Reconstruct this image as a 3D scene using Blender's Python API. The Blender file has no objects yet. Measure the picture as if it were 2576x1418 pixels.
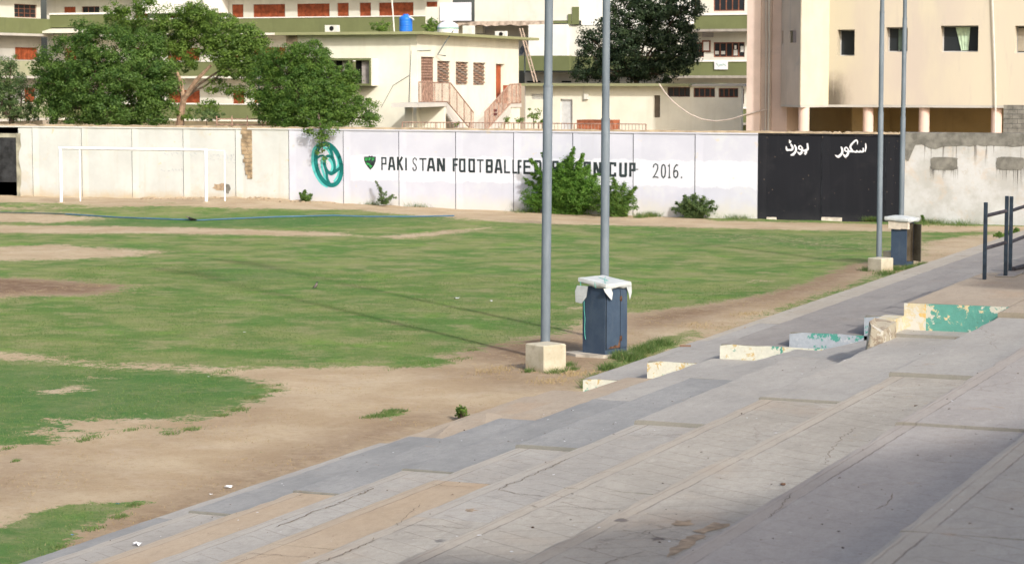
import bpy, math, random
import numpy as np
from mathutils import Vector, Matrix
rnd = random.Random(7)
nrs = np.random.RandomState(11)
SC = bpy.context.scene
C = SC.collection

# ------------------------------------------------------------------ camera
# world frame: +Y runs along the stand (away from the camera), +X climbs the stand, the pitch lies at negative X
ALPHA = math.atan(2412/5776); FPX = 5776.0; PITCH = math.atan(514/5776); CAMH = 5.65
cam = bpy.data.cameras.new("camera"); camo = bpy.data.objects.new("camera", cam); C.objects.link(camo)
cam.sensor_width = 22.3; cam.lens = 50.0; cam.clip_start = 0.5; cam.clip_end = 3000
camo.location = (0, 0, CAMH); camo.rotation_euler = (math.radians(90)-PITCH, 0, ALPHA)
cam.dof.use_dof = True; cam.dof.focus_distance = 36; cam.dof.aperture_fstop = 3.2
SC.camera = camo
# ------------------------------------------------------------------ light
SUN_H = Vector((0.756, -0.654, 0)).normalized(); SUN_EL = math.radians(31)
w = bpy.data.worlds.new("World"); SC.world = w; w.use_nodes = True
wn = w.node_tree; bg = wn.nodes["Background"]
sky = wn.nodes.new("ShaderNodeTexSky"); sky.sky_type = 'NISHITA'; sky.sun_disc = False
sky.sun_elevation = SUN_EL; sky.sun_rotation = math.atan2(SUN_H.x, SUN_H.y)
sky.dust_density = 5.2; sky.air_density = 1.0; sky.ozone_density = 1.0
wn.links.new(sky.outputs[0], bg.inputs[0]); bg.inputs[1].default_value = 0.15
sl = bpy.data.lights.new("sun", 'SUN'); sl.energy = 2.6; sl.angle = math.radians(1.3); sl.color = (1, .97, .92)
so = bpy.data.objects.new("sun", sl); C.objects.link(so)
SUN = Vector((SUN_H.x*math.cos(SUN_EL), SUN_H.y*math.cos(SUN_EL), math.sin(SUN_EL)))
so.rotation_euler = SUN.to_track_quat('Z', 'Y').to_euler(); so.location = (20, -20, 30)
SC.view_settings.view_transform = 'Standard'; SC.view_settings.look = 'None'
SC.view_settings.gamma = 1; SC.view_settings.use_curve_mapping = False
SC.view_settings.exposure = 0.45
SC.render.engine = 'CYCLES'; SC.cycles.max_bounces = 6; SC.cycles.transparent_max_bounces = 8

# ------------------------------------------------------------------ survey: sight lines -> points in the world
RM = camo.rotation_euler.to_matrix()
def ray(px, py):
    return RM @ Vector(((px-1288)/FPX, -(py-709)/FPX, -1))
def gz(px, py, z=0.0):
    d = ray(px, py); t = (z-CAMH)/d.z; return Vector((d.x*t, d.y*t, z))
def ga(px, py, a):
    d = ray(px, py); t = a/d.y; return Vector((d.x*t, a, CAMH+d.z*t))
class Plane:                      # a vertical wall plane: p0 + s*dirn, outward normal nrm
    def __init__(self, p0, dirn, off=0.0):
        self.d = Vector((dirn[0], dirn[1], 0)).normalized(); self.n = Vector((self.d.y, -self.d.x, 0))
        self.p0 = Vector((p0[0], p0[1], 0)) + self.n*off
    def hit(self, px, py):
        r = ray(px, py); o = Vector((0, 0, CAMH))
        t = (self.p0-o).dot(self.n)/r.dot(self.n); p = o+r*t
        return (p-self.p0).dot(self.d), p.z
    def at(self, s, z, out=0.0):
        p = self.p0+self.d*s+self.n*out; return Vector((p.x, p.y, z))
    def rect(self, x0, y0, x1, y1):
        a = self.hit(x0, (y0+y1)/2)[0]; b = self.hit(x1, (y0+y1)/2)[0]; xm = (x0+x1)/2
        return min(a, b), max(a, b), self.hit(xm, y1)[1], self.hit(xm, y0)[1]

# ------------------------------------------------------------------ object helpers
def tag(o, label=None, cat=None, group=None, kind=None):
    if label: o['label'] = label
    if cat: o['category'] = cat
    if group: o['group'] = group
    if kind: o['kind'] = kind
    return o
def empty(name, loc, label=None, cat=None, group=None):
    o = bpy.data.objects.new(name, None); C.objects.link(o); o.location = loc; o.empty_display_size = .2
    return tag(o, label, cat, group)
class MB:
    def __init__(s): s.v = []; s.f = []; s.sm = False
    def poly(s, pts):
        n = len(s.v); s.v += [tuple(p) for p in pts]; s.f.append(tuple(range(n, n+len(pts)))); return s
    def mesh(s, vs, fs):
        n = len(s.v); s.v += [tuple(p) for p in vs]; s.f += [tuple(i+n for i in f) for f in fs]; return s
    def box(s, x0, x1, y0, y1, z0, z1, bev=0.0):
        if bev <= 0:
            v = [(x, y, z) for z in (z0, z1) for y in (y0, y1) for x in (x0, x1)]
            return s.mesh(v, [(0,2,3,1),(4,5,7,6),(0,1,5,4),(2,6,7,3),(0,4,6,2),(1,3,7,5)])
        b = bev; rings = []
        for z, i in ((z0, b), (z0+b, 0), (z1-b, 0), (z1, b)):
            X0, X1, Y0, Y1 = x0+i, x1-i, y0+i, y1-i; c = b*.6
            rings.append([(X0+c,Y0,z),(X1-c,Y0,z),(X1,Y0+c,z),(X1,Y1-c,z),(X1-c,Y1,z),(X0+c,Y1,z),(X0,Y1-c,z),(X0,Y0+c,z)])
        vs = sum(rings, []); fs = [tuple(range(7, -1, -1)), tuple(range(24, 32))]
        for r in range(3):
            for i in range(8):
                j = (i+1) % 8; fs.append((r*8+i, r*8+j, (r+1)*8+j, (r+1)*8+i))
        return s.mesh(vs, fs)
    def obox(s, P, s0, s1, z0, z1, o0, o1):      # box on a Plane: along, up, outward
        v = [P.at(a, z, o) for z in (z0, z1) for o in (o0, o1) for a in (s0, s1)]
        return s.mesh(v, [(0,2,3,1),(4,5,7,6),(0,1,5,4),(2,6,7,3),(0,4,6,2),(1,3,7,5)])
    def tube(s, pts, r, n=8, cap=True):
        pts = [Vector(p) for p in pts]; rs = r if isinstance(r, (list, tuple)) else [r]*len(pts)
        base = len(s.v); up = None
        for i, p in enumerate(pts):
            t = (pts[min(i+1, len(pts)-1)]-pts[max(i-1, 0)])
            t = t.normalized() if t.length > 1e-9 else Vector((0, 0, 1))
            if up is None:
                up = Vector((1, 0, 0)) if abs(t.x) < .8 else Vector((0, 1, 0))
            a = (up-t*up.dot(t)).normalized(); b = t.cross(a); up = a
            for k in range(n):
                an = 2*math.pi*k/n; s.v.append(tuple(p+(a*math.cos(an)+b*math.sin(an))*rs[i]))
        for i in range(len(pts)-1):
            for k in range(n):
                j = (k+1) % n; s.f.append((base+i*n+k, base+i*n+j, base+(i+1)*n+j, base+(i+1)*n+k))
        if cap:
            s.f.append(tuple(base+k for k in range(n-1, -1, -1))); e = base+(len(pts)-1)*n
            s.f.append(tuple(e+k for k in range(n)))
        s.sm = True
        return s
    def lathe(s, prof, c=(0, 0, 0), n=20):
        base = len(s.v)
        for r, z in prof:
            for k in range(n):
                an = 2*math.pi*k/n; s.v.append((c[0]+r*math.cos(an), c[1]+r*math.sin(an), c[2]+z))
        for i in range(len(prof)-1):
            for k in range(n):
                j = (k+1) % n; s.f.append((base+i*n+k, base+i*n+j, base+(i+1)*n+j, base+(i+1)*n+k))
        s.f.append(tuple(base+k for k in range(n-1, -1, -1))); e = base+(len(prof)-1)*n
        s.f.append(tuple(e+k for k in range(n))); s.sm = True
        return s
    def build(s, name, mat, parent=None, smooth=None, origin=None, label=None):
        me = bpy.data.meshes.new(name); o = bpy.data.objects.new(name, me); C.objects.link(o)
        org = Vector(origin) if origin is not None else Vector((0, 0, 0))
        if parent is not None:
            o.parent = parent
            m = parent.matrix_basis if parent.parent is None else parent.parent.matrix_basis @ parent.matrix_basis
            inv = m.inverted(); lo = inv @ org
            o.location = lo; vs = [tuple((inv @ Vector(v))-lo) for v in s.v]
        else:
            o.location = org; vs = [tuple(Vector(v)-org) for v in s.v]
        me.from_pydata(vs, [], s.f); me.materials.append(mat)
        if (s.sm if smooth is None else smooth):
            for p in me.polygons: p.use_smooth = True
            try: me.set_sharp_from_angle(angle=math.radians(40))
            except Exception: pass
        me.update()
        if label: o['label'] = label
        return o
class LMB(MB):
    """mesh builder in a local frame: rotation about Z at a point"""
    def __init__(s, loc, rz): super().__init__(); s.M = Matrix.Translation(loc) @ Matrix.Rotation(rz, 4, 'Z')
    def build(s, *a, **k):
        s.v = [tuple(s.M @ Vector(v)) for v in s.v]; return super().build(*a, **k)

# ------------------------------------------------------------------ materials
class N:
    def __init__(s, name):
        s.m = bpy.data.materials.new(name); s.m.use_nodes = True; s.t = s.m.node_tree
        s.b = s.t.nodes["Principled BSDF"]; s.out = s.t.nodes["Material Output"]
        s.b.inputs["Specular IOR Level"].default_value = 0.25
    def n(s, typ, **kw):
        x = s.t.nodes.new(typ)
        for k, v in kw.items():
            if hasattr(x, k): setattr(x, k, v)
            else: s.put(x, k, v)
        return x
    def put(s, node, key, val):
        i = node.inputs[key]
        if isinstance(val, bpy.types.NodeSocket): s.t.links.new(val, i)
        elif hasattr(val, 'outputs'): s.t.links.new(val.outputs[0], i)
        else: i.default_value = val
    def math(s, op, a, b=None, c=None, clamp=False):
        x = s.t.nodes.new("ShaderNodeMath"); x.operation = op; x.use_clamp = clamp
        s.put(x, 0, a)
        if b is not None: s.put(x, 1, b)
        if c is not None: s.put(x, 2, c)
        return x.outputs[0]
    def noise(s, scale, detail=4, rough=.55, vec=None, dist=0.0, out=0):
        x = s.t.nodes.new("ShaderNodeTexNoise"); x.inputs["Scale"].default_value = scale
        x.inputs["Detail"].default_value = detail; x.inputs["Roughness"].default_value = rough
        x.inputs["Distortion"].default_value = dist
        if vec is not None: s.put(x, "Vector", vec)
        return x.outputs[out]
    def pos(s, scale=(1, 1, 1), kind='pos'):
        if kind == 'pos': v = s.t.nodes.new("ShaderNodeNewGeometry").outputs["Position"]
        else: v = s.t.nodes.new("ShaderNodeTexCoord").outputs["Object"]
        if scale == (1, 1, 1): return v
        m = s.t.nodes.new("ShaderNodeMapping"); s.put(m, "Vector", v); m.inputs["Scale"].default_value = scale
        return m.outputs[0]
    def sep(s, v):
        x = s.t.nodes.new("ShaderNodeSeparateXYZ"); s.put(x, 0, v); return x.outputs
    def ramp(s, fac, lo, hi, a=0.0, b=1.0):
        x = s.t.nodes.new("ShaderNodeMapRange"); x.interpolation_type = 'SMOOTHSTEP'
        s.put(x, 0, fac); s.put(x, 1, lo); s.put(x, 2, hi); s.put(x, 3, a); s.put(x, 4, b); return x.outputs[0]
    def mix(s, fac, a, b, mode='MIX'):
        x = s.t.nodes.new("ShaderNodeMix"); x.data_type = 'RGBA'; x.blend_type = mode
        s.put(x, 0, fac)
        for i, v in ((6, a), (7, b)):
            if isinstance(v, tuple): x.inputs[i].default_value = (*v[:3], 1)
            else: s.put(x, i, v)
        return x.outputs[2]
    def bump(s, h, strength=.3, dist=.02):
        x = s.t.nodes.new("ShaderNodeBump"); x.inputs["Strength"].default_value = strength
        x.inputs["Distance"].default_value = dist; s.put(x, "Height", h); s.put(s.b, "Normal", x.outputs[0])
    def col(s, c):
        if isinstance(c, tuple): s.b.inputs["Base Color"].default_value = (*c[:3], 1)
        else: s.put(s.b, "Base Color", c)
    def rough(s, r): s.put(s.b, "Roughness", r)

def simple(name, col, rough=.7, var=.12, scale=3.0, metal=0.0, bump=0.0):
    m = N(name); v = m.pos(kind='obj'); n1 = m.noise(scale, 5, .6, v)
    lo = tuple(c*(1-var*1.6) for c in col); hi = tuple(min(1, c*(1+var)) for c in col)
    m.col(m.mix(m.ramp(n1, .3, .7), lo, hi)); m.rough(rough); m.b.inputs["Metallic"].default_value = metal
    if bump: m.bump(m.noise(scale*8, 4, .6, v), bump, .01)
    return m.m
def plaster(name, col, stain=(.25, .22, .17), amt=.35, streak=.3, base_z=None, rough=.9, var=.06, peel=None, peel_amt=0.0):
    """painted plaster: soft mottling, vertical run stains, dirt at the foot, peeled patches"""
    m = N(name); v = m.pos(); 
    c = m.mix(m.ramp(m.noise(.7, 5, .6, v), .3, .7), tuple(x*(1-var*1.5) for x in col), tuple(min(1, x*(1+var)) for x in col))
    c = m.mix(m.ramp(m.noise(9, 5, .7, v), .45, .8, 0, .25), c, tuple(x*.82 for x in col))
    st = m.noise(1.0, 6, .65, m.pos((2.2, 2.2, .16)))
    c = m.mix(m.math('MULTIPLY', m.ramp(st, .52, .78), streak), c, stain)
    pt = m.noise(.55, 6, .7, v, .4)
    c = m.mix(m.math('MULTIPLY', m.ramp(pt, .55, .75), amt), c, stain)
    if peel is not None:
        pp = m.ramp(m.noise(2.3, 7, .7, v, .3), .62-peel_amt, .64-peel_amt)
        c = m.mix(pp, c, peel)
    if base_z is not None:
        z = m.sep(v)[2]; zz = m.math('ADD', z, m.math('MULTIPLY', m.math('SUBTRACT', m.noise(1.6, 5, .7, v), .5), .8))
        c = m.mix(m.ramp(zz, base_z+.15, base_z+.75, .75, 0), c, stain)
    m.col(c); m.rough(rough); m.bump(m.noise(30, 6, .7, v), .25, .01)
    return m.m
# ------------------------------------------------------------------ ground: one sheet, with grass worn to dirt
WALL_A = 88.6
BERM_X = [-75, -60, -56, -52, -49, -47, -44, -39.4, -35, -31, -26, 60]
BERM_Z = [.20, .24, .25, .36, .42, .34, .22, .12, .05, 0, 0, 0]
def ground_z(x, y):
    b = np.interp(x, BERM_X, BERM_Z)
    t = np.clip((y-75.5)/(84.0-75.5), 0, 1); t = t*t*(3-2*t)
    return b*t
def gnd(px, py):
    z = 0.0
    for _ in range(6): p = gz(px, py, z); z = float(ground_z(p.x, p.y))
    return Vector((p.x, p.y, z))
def world_poly(pts): return [tuple(gnd(x, y)[:2]) for x, y in pts]
def sdist(X, Y, poly):
    d = np.full(X.shape, 1e9); ins = np.zeros(X.shape, bool); n = len(poly)
    for i in range(n):
        x0, y0 = poly[i]; x1, y1 = poly[(i+1) % n]
        ex, ey = x1-x0, y1-y0; L = ex*ex+ey*ey+1e-12
        t = np.clip(((X-x0)*ex+(Y-y0)*ey)/L, 0, 1)
        d = np.minimum(d, (X-x0-t*ex)**2+(Y-y0-t*ey)**2)
        c = ((y0 > Y) != (y1 > Y)) & (X < (x1-x0)*(Y-y0)/(y1-y0+1e-12)+x0)
        ins ^= c
    return np.where(ins, np.sqrt(d), -np.sqrt(d))
# (outline as seen, value 1 = bare dirt / 0 = grass, softness in metres across the edge)
DIRT = [
 ([(-200,885),(0,885),(200,905),(400,918),(560,925),(800,922),(1000,918),(1090,900),(1180,880),(1250,865),(1330,850),(1420,838),(1480,800),(1600,785),(1750,770),(1850,755),(1950,735),(2050,715),(2150,668),(2200,655),(2300,640),(2420,600),(2700,560),(2900,700),(2000,1000),(1000,1500),(-300,1900),(-400,1200)], 1, 1.0),
 ([(-200,905),(0,903),(160,914),(300,926),(430,931),(560,940),(640,955),(700,978),(680,992),(660,1003),(600,1020),(560,1040),(500,1052),(430,1085),(330,1070),(230,1085),(180,1100),(120,1115),(60,1118),(-50,1122),(-200,1120)], 0, .7),
 ([(150,1055),(400,1050),(520,1060),(430,1078),(250,1090),(110,1085)], .85, .9),
 ([(80,985),(190,968),(230,980),(130,995)], .75, .5), ([(180,950),(260,944),(280,950),(200,958)], .6, .5), ([(60,1090),(150,1082),(230,1090),(120,1102)], .7, .5),
 ([(-100,1335),(0,1325),(60,1300),(150,1270),(230,1262),(310,1265),(320,1278),(280,1300),(230,1320),(190,1345),(160,1390),(130,1430),(-100,1450)], 0, .35),
 ([(300,1262),(375,1258),(370,1275),(310,1280)], .3, .3),
 ([(900,1050),(960,1035),(1040,1028),(1020,1045),(960,1053)], .35, .3),
 ([(1450,965),(1475,945),(1620,890),(1760,845),(1880,800),(1990,765),(2060,765),(1900,800),(1700,870),(1560,925),(1500,950),(1470,985)], .38, .5),
 ([(1520,930),(1560,890),(1620,862),(1760,828),(1700,870),(1600,912)], 0, .4),
 ([(1960,765),(2080,722),(2180,692),(2310,678),(2200,732),(2090,775),(1950,800)], .4, .5), ([(1580,795),(1750,775),(1950,742),(2080,700),(2160,665),(2200,665),(2100,712),(1990,752),(1850,785),(1700,812),(1600,830)], 1, .8),
 ([(980,905),(1100,903),(1160,912),(1080,925),(1000,922)], .1, .5),
 # far side
 ([(-200,440),(0,440),(600,450),(745,460),(1100,480),(1320,500),(1600,520),(1800,555),(2300,566),(2700,572),(2700,582),(2400,584),(2100,580),(1800,574),(1600,568),(1350,562),(1100,548),(900,528),(600,522),(300,520),(0,525),(-200,530)], 1, 2.2),
 ([(-50,508),(150,510),(260,517),(200,522),(-50,520)], .35, 1.2), ([(350,509),(480,511),(500,513),(380,513)], .5, .8),
 ([(430,530),(640,527),(760,535),(1000,545),(1150,549),(900,556),(600,549),(480,540)], .1, 2.5),
 ([(-100,533),(120,532),(260,548),(150,560),(-100,558)], .95, 2.5),
 ([(-100,566),(200,568),(500,573),(850,585),(900,594),(700,592),(400,587),(150,587),(-100,585)], 1, 2.2),
 ([(-100,622),(150,615),(420,632),(350,645),(200,652),(-100,660)], .85, 2.2),
 ([(-100,698),(100,700),(330,718),(300,735),(200,745),(60,745),(-100,760)], 1, 1.6),
 ([(930,596),(1130,578),(1250,570),(1150,588),(1000,602)], .8, 2.0),
 ([(1400,575),(2200,592),(2300,600),(2350,640),(2200,652),(2150,640),(1500,580)], .28, 5),
 ([(2320,610),(2440,592),(2460,610),(2380,640),(2320,640)], .9, 1.5),
 ([(1415,774),(1475,769),(1475,777),(1430,780)], .8, .5),
 ([(1880,702),(1960,705),(1940,712),(1870,710)], .6, 1.0),
 ([(250,905),(420,890),(600,880),(500,870),(300,880)], .2, 2.0),
]
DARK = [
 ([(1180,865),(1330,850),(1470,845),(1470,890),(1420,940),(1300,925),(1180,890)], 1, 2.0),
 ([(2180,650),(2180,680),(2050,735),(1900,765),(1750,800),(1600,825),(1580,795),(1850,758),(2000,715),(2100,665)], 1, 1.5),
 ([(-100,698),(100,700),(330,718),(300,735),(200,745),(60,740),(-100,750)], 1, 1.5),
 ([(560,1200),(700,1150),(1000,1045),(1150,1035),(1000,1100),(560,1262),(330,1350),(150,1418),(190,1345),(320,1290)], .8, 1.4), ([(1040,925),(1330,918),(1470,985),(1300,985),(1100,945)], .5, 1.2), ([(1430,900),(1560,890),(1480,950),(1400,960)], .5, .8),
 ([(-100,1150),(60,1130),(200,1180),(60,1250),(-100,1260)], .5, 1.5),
 ([(530,676),(640,672),(700,690),(620,705),(520,695)], .35, 1.0),  # shadow blob of the pole lamps, painted into the soil colour
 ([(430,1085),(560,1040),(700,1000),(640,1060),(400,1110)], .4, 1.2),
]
DEEP = [   # darker, wetter green; one patch is the pole lamps' shadow painted in
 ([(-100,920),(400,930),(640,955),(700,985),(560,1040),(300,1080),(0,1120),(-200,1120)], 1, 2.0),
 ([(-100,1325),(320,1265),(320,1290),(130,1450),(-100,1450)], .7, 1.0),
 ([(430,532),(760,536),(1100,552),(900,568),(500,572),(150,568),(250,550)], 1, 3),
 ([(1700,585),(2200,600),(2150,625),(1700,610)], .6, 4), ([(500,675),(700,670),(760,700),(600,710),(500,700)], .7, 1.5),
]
def field(X, Y, layers):
    m = np.zeros(X.shape)
    for pts, val, wd in layers:
        wp = world_poly(pts); xs = [p[0] for p in wp]; ys = [p[1] for p in wp]
        sel = (X > min(xs)-wd*1.5) & (X < max(xs)+wd*1.5) & (Y > min(ys)-wd*1.5) & (Y < max(ys)+wd*1.5)
        if not sel.any(): continue
        s = sdist(X[sel], Y[sel], wp); k = np.clip(.5+s/(wd*1.9 if Y[sel].mean() < 60 else wd*1.1), 0, 1); k = k*k*(3-2*k)
        m[sel] = m[sel]*(1-k)+val*k
    return m
def axis(a, b, st, lim, far):
    xs = list(np.arange(a, b+1e-6, st)); s = st; x = a
    while x > lim: s *= 1.5; x -= s; xs.insert(0, x)
    s = st; x = b
    while x < far: s *= 1.5; x += s; xs.append(x)
    return np.array(xs)
gx = axis(-75, -13, .2, -900, 900); gy = axis(18, 92, .25, -500, 1400)
GX, GY = np.meshgrid(gx, gy)
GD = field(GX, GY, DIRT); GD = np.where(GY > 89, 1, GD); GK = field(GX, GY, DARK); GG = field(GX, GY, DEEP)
def fbm(X, Y, sc, seed):
    r = np.random.RandomState(seed); z = np.zeros(X.shape); amp = 1
    for o in range(4):
        for _ in range(3):
            a = r.uniform(0, 2*math.pi); f = 2*math.pi/sc*(1.9**o)*r.uniform(.7, 1.3); p = r.uniform(0, 6.28)
            z += amp*np.sin((X*math.cos(a)+Y*math.sin(a))*f+p)/3
        amp *= .5
    return z
GZ = ground_z(GX, GY) + .012*fbm(GX, GY, 3.0, 3)*(GY < 95)*(GX > -80)
GZ += np.clip((GY-86.8)/1.5, 0, 1)*np.clip(-(GX+40)/8, 0, 1)*.05*fbm(GX, GY, 1.1, 9)*(GY < 92)
GZ = np.where(GY > 95, -.05, GZ); GZ = np.where(GX > -14.6, -.12, GZ)
ny, nx = GX.shape
me = bpy.data.meshes.new("ground"); co = np.stack([GX, GY, GZ], -1).reshape(-1, 3)
idx = np.arange(ny*nx).reshape(ny, nx)
q = np.stack([idx[:-1, :-1], idx[:-1, 1:], idx[1:, 1:], idx[1:, :-1]], -1).reshape(-1, 4)
me.vertices.add(len(co)); me.vertices.foreach_set("co", co.ravel())
me.loops.add(q.size); me.loops.foreach_set("vertex_index", q.ravel().astype(np.int32))
me.polygons.add(len(q)); me.polygons.foreach_set("loop_start", np.arange(0, q.size, 4, dtype=np.int32))
me.polygons.foreach_set("use_smooth", np.ones(len(q), bool)); me.update()
at = me.color_attributes.new("wear", 'FLOAT_COLOR', 'POINT')
at.data.foreach_set("color", np.stack([GD, GK, GG, np.ones_like(GD)], -1).astype(np.float32).ravel())
ground = bpy.data.objects.new("ground", me); C.objects.link(ground); ground['kind'] = 'structure'
ground['label'] = "worn grass pitch with bare sandy patches"
m = N("turf and dirt"); v = m.pos(); an = m.n("ShaderNodeAttribute"); an.attribute_name = "wear"
sp = m.t.nodes.new("ShaderNodeSeparateColor"); m.put(sp, 0, an.outputs["Color"]); D, K, G = sp.outputs[0], sp.outputs[1], sp.outputs[2]
nb = m.noise(.55, 5, .62, v); nm = m.noise(2.4, 6, .72, v, .3); nf = m.noise(14, 5, .7, v); nff = m.noise(60, 4, .7, v)
nvs = m.noise(6, 6, .75, v); edge = m.math('ADD', m.math('MULTIPLY', m.math('SUBTRACT', nm, .5), 1.9), m.math('ADD', m.math('MULTIPLY', m.math('SUBTRACT', nf, .5), 1.3), m.math('MULTIPLY', m.math('SUBTRACT', nvs, .5), 1.5)))
dirtm = m.ramp(m.math('ADD', D, edge), .40, .60)
# grass colour
green = m.mix(m.ramp(nb, .38, .62), (.122, .200, .054), (.24, .27, .10))
green = m.mix(m.math('MULTIPLY', m.ramp(m.noise(.3, 5, .62, v), .47, .60), .85), green, (.085, .195, .040))
green = m.mix(m.math('MULTIPLY', m.ramp(m.noise(.45, 5, .65, m.pos((1.3, 1, 1))), .52, .66), .8), green, (.175, .29, .06))
green = m.mix(m.math('MULTIPLY', m.ramp(m.noise(.8, 6, .72, m.pos((1, 1.2, 1))), .46, .64), .8), green, (.33, .295, .16))
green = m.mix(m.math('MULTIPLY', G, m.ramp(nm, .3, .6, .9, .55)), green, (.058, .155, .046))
green = m.mix(m.math('MULTIPLY', m.ramp(nf, .35, .7), .4), green, (.055, .11, .03))
green = m.mix(m.math('MULTIPLY', m.ramp(nvs, .50, .66), .45), green, (.22, .22, .09))
green = m.mix(m.math('MULTIPLY', m.ramp(m.noise(33, 6, .8, v), .50, .68), .45), green, (.05, .10, .028))
green = m.mix(m.math('MULTIPLY', m.ramp(nff, .58, .78), .45), green, (.36, .31, .17))
# dirt colour
dirt = m.mix(m.ramp(nb, .35, .65), (.40, .305, .20), (.49, .395, .275))
dirt = m.mix(m.math('MULTIPLY', m.ramp(m.noise(.9, 6, .7, v), .48, .7), .6), dirt, (.50, .41, .31))
dirt = m.mix(m.math('MULTIPLY', m.ramp(nf, .52, .75), .5), dirt, (.38, .27, .13))
dirt = m.mix(m.math('MULTIPLY', m.ramp(nff, .52, .70), .5), dirt, (.235, .175, .11))
dirt = m.mix(m.math('MULTIPLY', m.ramp(m.noise(38, 6, .8, v), .51, .62), .55), dirt, (.50, .41, .27))
dirt = m.mix(m.math('MULTIPLY', m.ramp(nvs, .50, .68), .45), dirt, (.30, .22, .13))
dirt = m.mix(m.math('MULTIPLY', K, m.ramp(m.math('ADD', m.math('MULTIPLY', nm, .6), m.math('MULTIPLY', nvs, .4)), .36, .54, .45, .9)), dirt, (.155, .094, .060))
dirt = m.mix(m.math('MULTIPLY', m.ramp(nm, .6, .74), .3), dirt, (.15, .15, .06))
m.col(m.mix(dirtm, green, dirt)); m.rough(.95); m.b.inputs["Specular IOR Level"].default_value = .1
m.bump(m.math('ADD', nf, m.math('MULTIPLY', nff, .8)), .5, .04)
me.materials.append(m.m)

# ------------------------------------------------------------------ the terraced concrete stand
NC = [-15.25]+[-14.75+1.485*k for k in range(12)]          # noses of the near section, apron first
NZ = [.10]+[.20+.368*k for k in range(12)]
JO = [-3.0, .2, 6.2, 12.45, 18.7, 24.75, 31.25, 37.1]       # construction joints along the stand
def concrete(name, base, base2, groove=0.0, band=None, orange=0.0, speck=.5):
    m = N(name); v = m.pos(); o = m.pos(kind='obj'); X, Y, Z = m.sep(o)
    c = m.mix(m.ramp(m.noise(.9, 6, .62, m.pos((1, .45, 1))), .3, .7), base, base2)
    c = m.mix(m.math('MULTIPLY', m.ramp(m.noise(3.2, 6, .7, m.pos((1, .5, 1))), .48, .75), .45), c, tuple(x*.72 for x in base))
    c = m.mix(m.math('MULTIPLY', m.ramp(m.noise(.6, 5, .6, v), .55, .7), orange), c, (.43, .30, .19))
    h = m.noise(45, 5, .7, v)
    c = m.mix(m.math('MULTIPLY', m.ramp(m.noise(9, 7, .8, m.pos((1.6, .7, 1))), .42, .68), .38), c, tuple(x*.70 for x in base))
    c = m.mix(m.math('MULTIPLY', m.ramp(m.noise(5, 7, .75, m.pos((2.2, .5, 1))), .54, .70), .35), c, tuple(min(.6, x*1.22) for x in base2))
    c = m.mix(m.math('MULTIPLY', m.ramp(m.noise(70, 4, .8, v), .35, .65), .35), c, tuple(x*.68 for x in base))
    c = m.mix(m.math('MULTIPLY', m.ramp(m.noise(1.7, 7, .75, v, .6), .63, .67), .45), c, (.33, .25, .18))
    c = m.mix(m.math('MULTIPLY', m.ramp(m.noise(22, 4, .6, v), .66, .72), speck), c, (.16, .12, .09))
    c = m.mix(m.math('MULTIPLY', m.ramp(m.noise(17, 3, .5, m.pos((1, 1.3, 1))), .74, .77), .6), c, (.62, .60, .57))
    if groove > 0:
        wob = m.math('MULTIPLY', m.noise(2, 3, .5, v), .02)
        g = None
        for s in (1, -1):
            u = m.math('ADD', m.math('ADD', m.math('MULTIPLY', X, .515*s), m.math('MULTIPLY', Y, .857)), wob)
            f = m.math('ABSOLUTE', m.math('SUBTRACT', m.math('FRACT', m.math('DIVIDE', u, .29)), .5))
            ln = m.ramp(f, .476, .489)
            br = m.ramp(m.noise(1.3+.5*s, 4, .6, m.pos((1, 1, 1))), .42, .66, 1 if s > 0 else .7, .12)
            ln = m.math('MULTIPLY', ln, br); g = ln if g is None else m.math('MAXIMUM', g, ln)
        g = m.math('MULTIPLY', g, m.math('GREATER_THAN', X, .24))
        c = m.mix(m.math('MULTIPLY', g, groove), c, (.13, .10, .075))
        h = m.math('SUBTRACT', h, m.math('MULTIPLY', g, 1.5))
    if band:
        wx = m.math('ADD', X, m.math('MULTIPLY', m.math('SUBTRACT', m.noise(6, 5, .7, v), .5), .03))
        b = m.ramp(wx, .16, .17, 1, 0); c = m.mix(m.math('MULTIPLY', b, .3), c, band)
        l1 = m.ramp(m.math('ABSOLUTE', m.math('SUBTRACT', wx, .175)), .003, .009, 1, 0)
        l2 = m.ramp(m.math('ABSOLUTE', m.math('SUBTRACT', wx, .075)), .003, .01, .45, 0)
        l = m.math('MULTIPLY', m.math('MAXIMUM', l1, l2), m.ramp(m.noise(1.1, 4, .6, v), .35, .6, .15, .8))
        c = m.mix(l, c, (.15, .12, .10)); h = m.math('SUBTRACT', h, l)
    # riser faces: darker and a little greener than the treads
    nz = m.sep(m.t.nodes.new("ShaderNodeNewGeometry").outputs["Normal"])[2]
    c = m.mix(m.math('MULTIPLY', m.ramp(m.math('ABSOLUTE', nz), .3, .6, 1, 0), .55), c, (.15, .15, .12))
    # cracks: thin wandering lines, the edges of large distorted cells
    vo = m.t.nodes.new("ShaderNodeTexVoronoi"); vo.feature = 'DISTANCE_TO_EDGE'; vo.inputs["Scale"].default_value = .42
    dv = m.mix(.35, m.pos(), m.noise(1.6, 6, .75, v, .5, out=1)); m.put(vo, "Vector", dv)
    ck = m.math('MULTIPLY', m.ramp(vo.outputs["Distance"], .0008, .0028, 1, 0), m.ramp(m.noise(.5, 3, .5, v), .54, .58))
    c = m.mix(m.math('MULTIPLY', ck, .5), c, (.17, .13, .10)); h = m.math('SUBTRACT', h, ck)
    m.col(c); m.rough(.85); m.bump(h, .35, .008)
    return m.m
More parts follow.
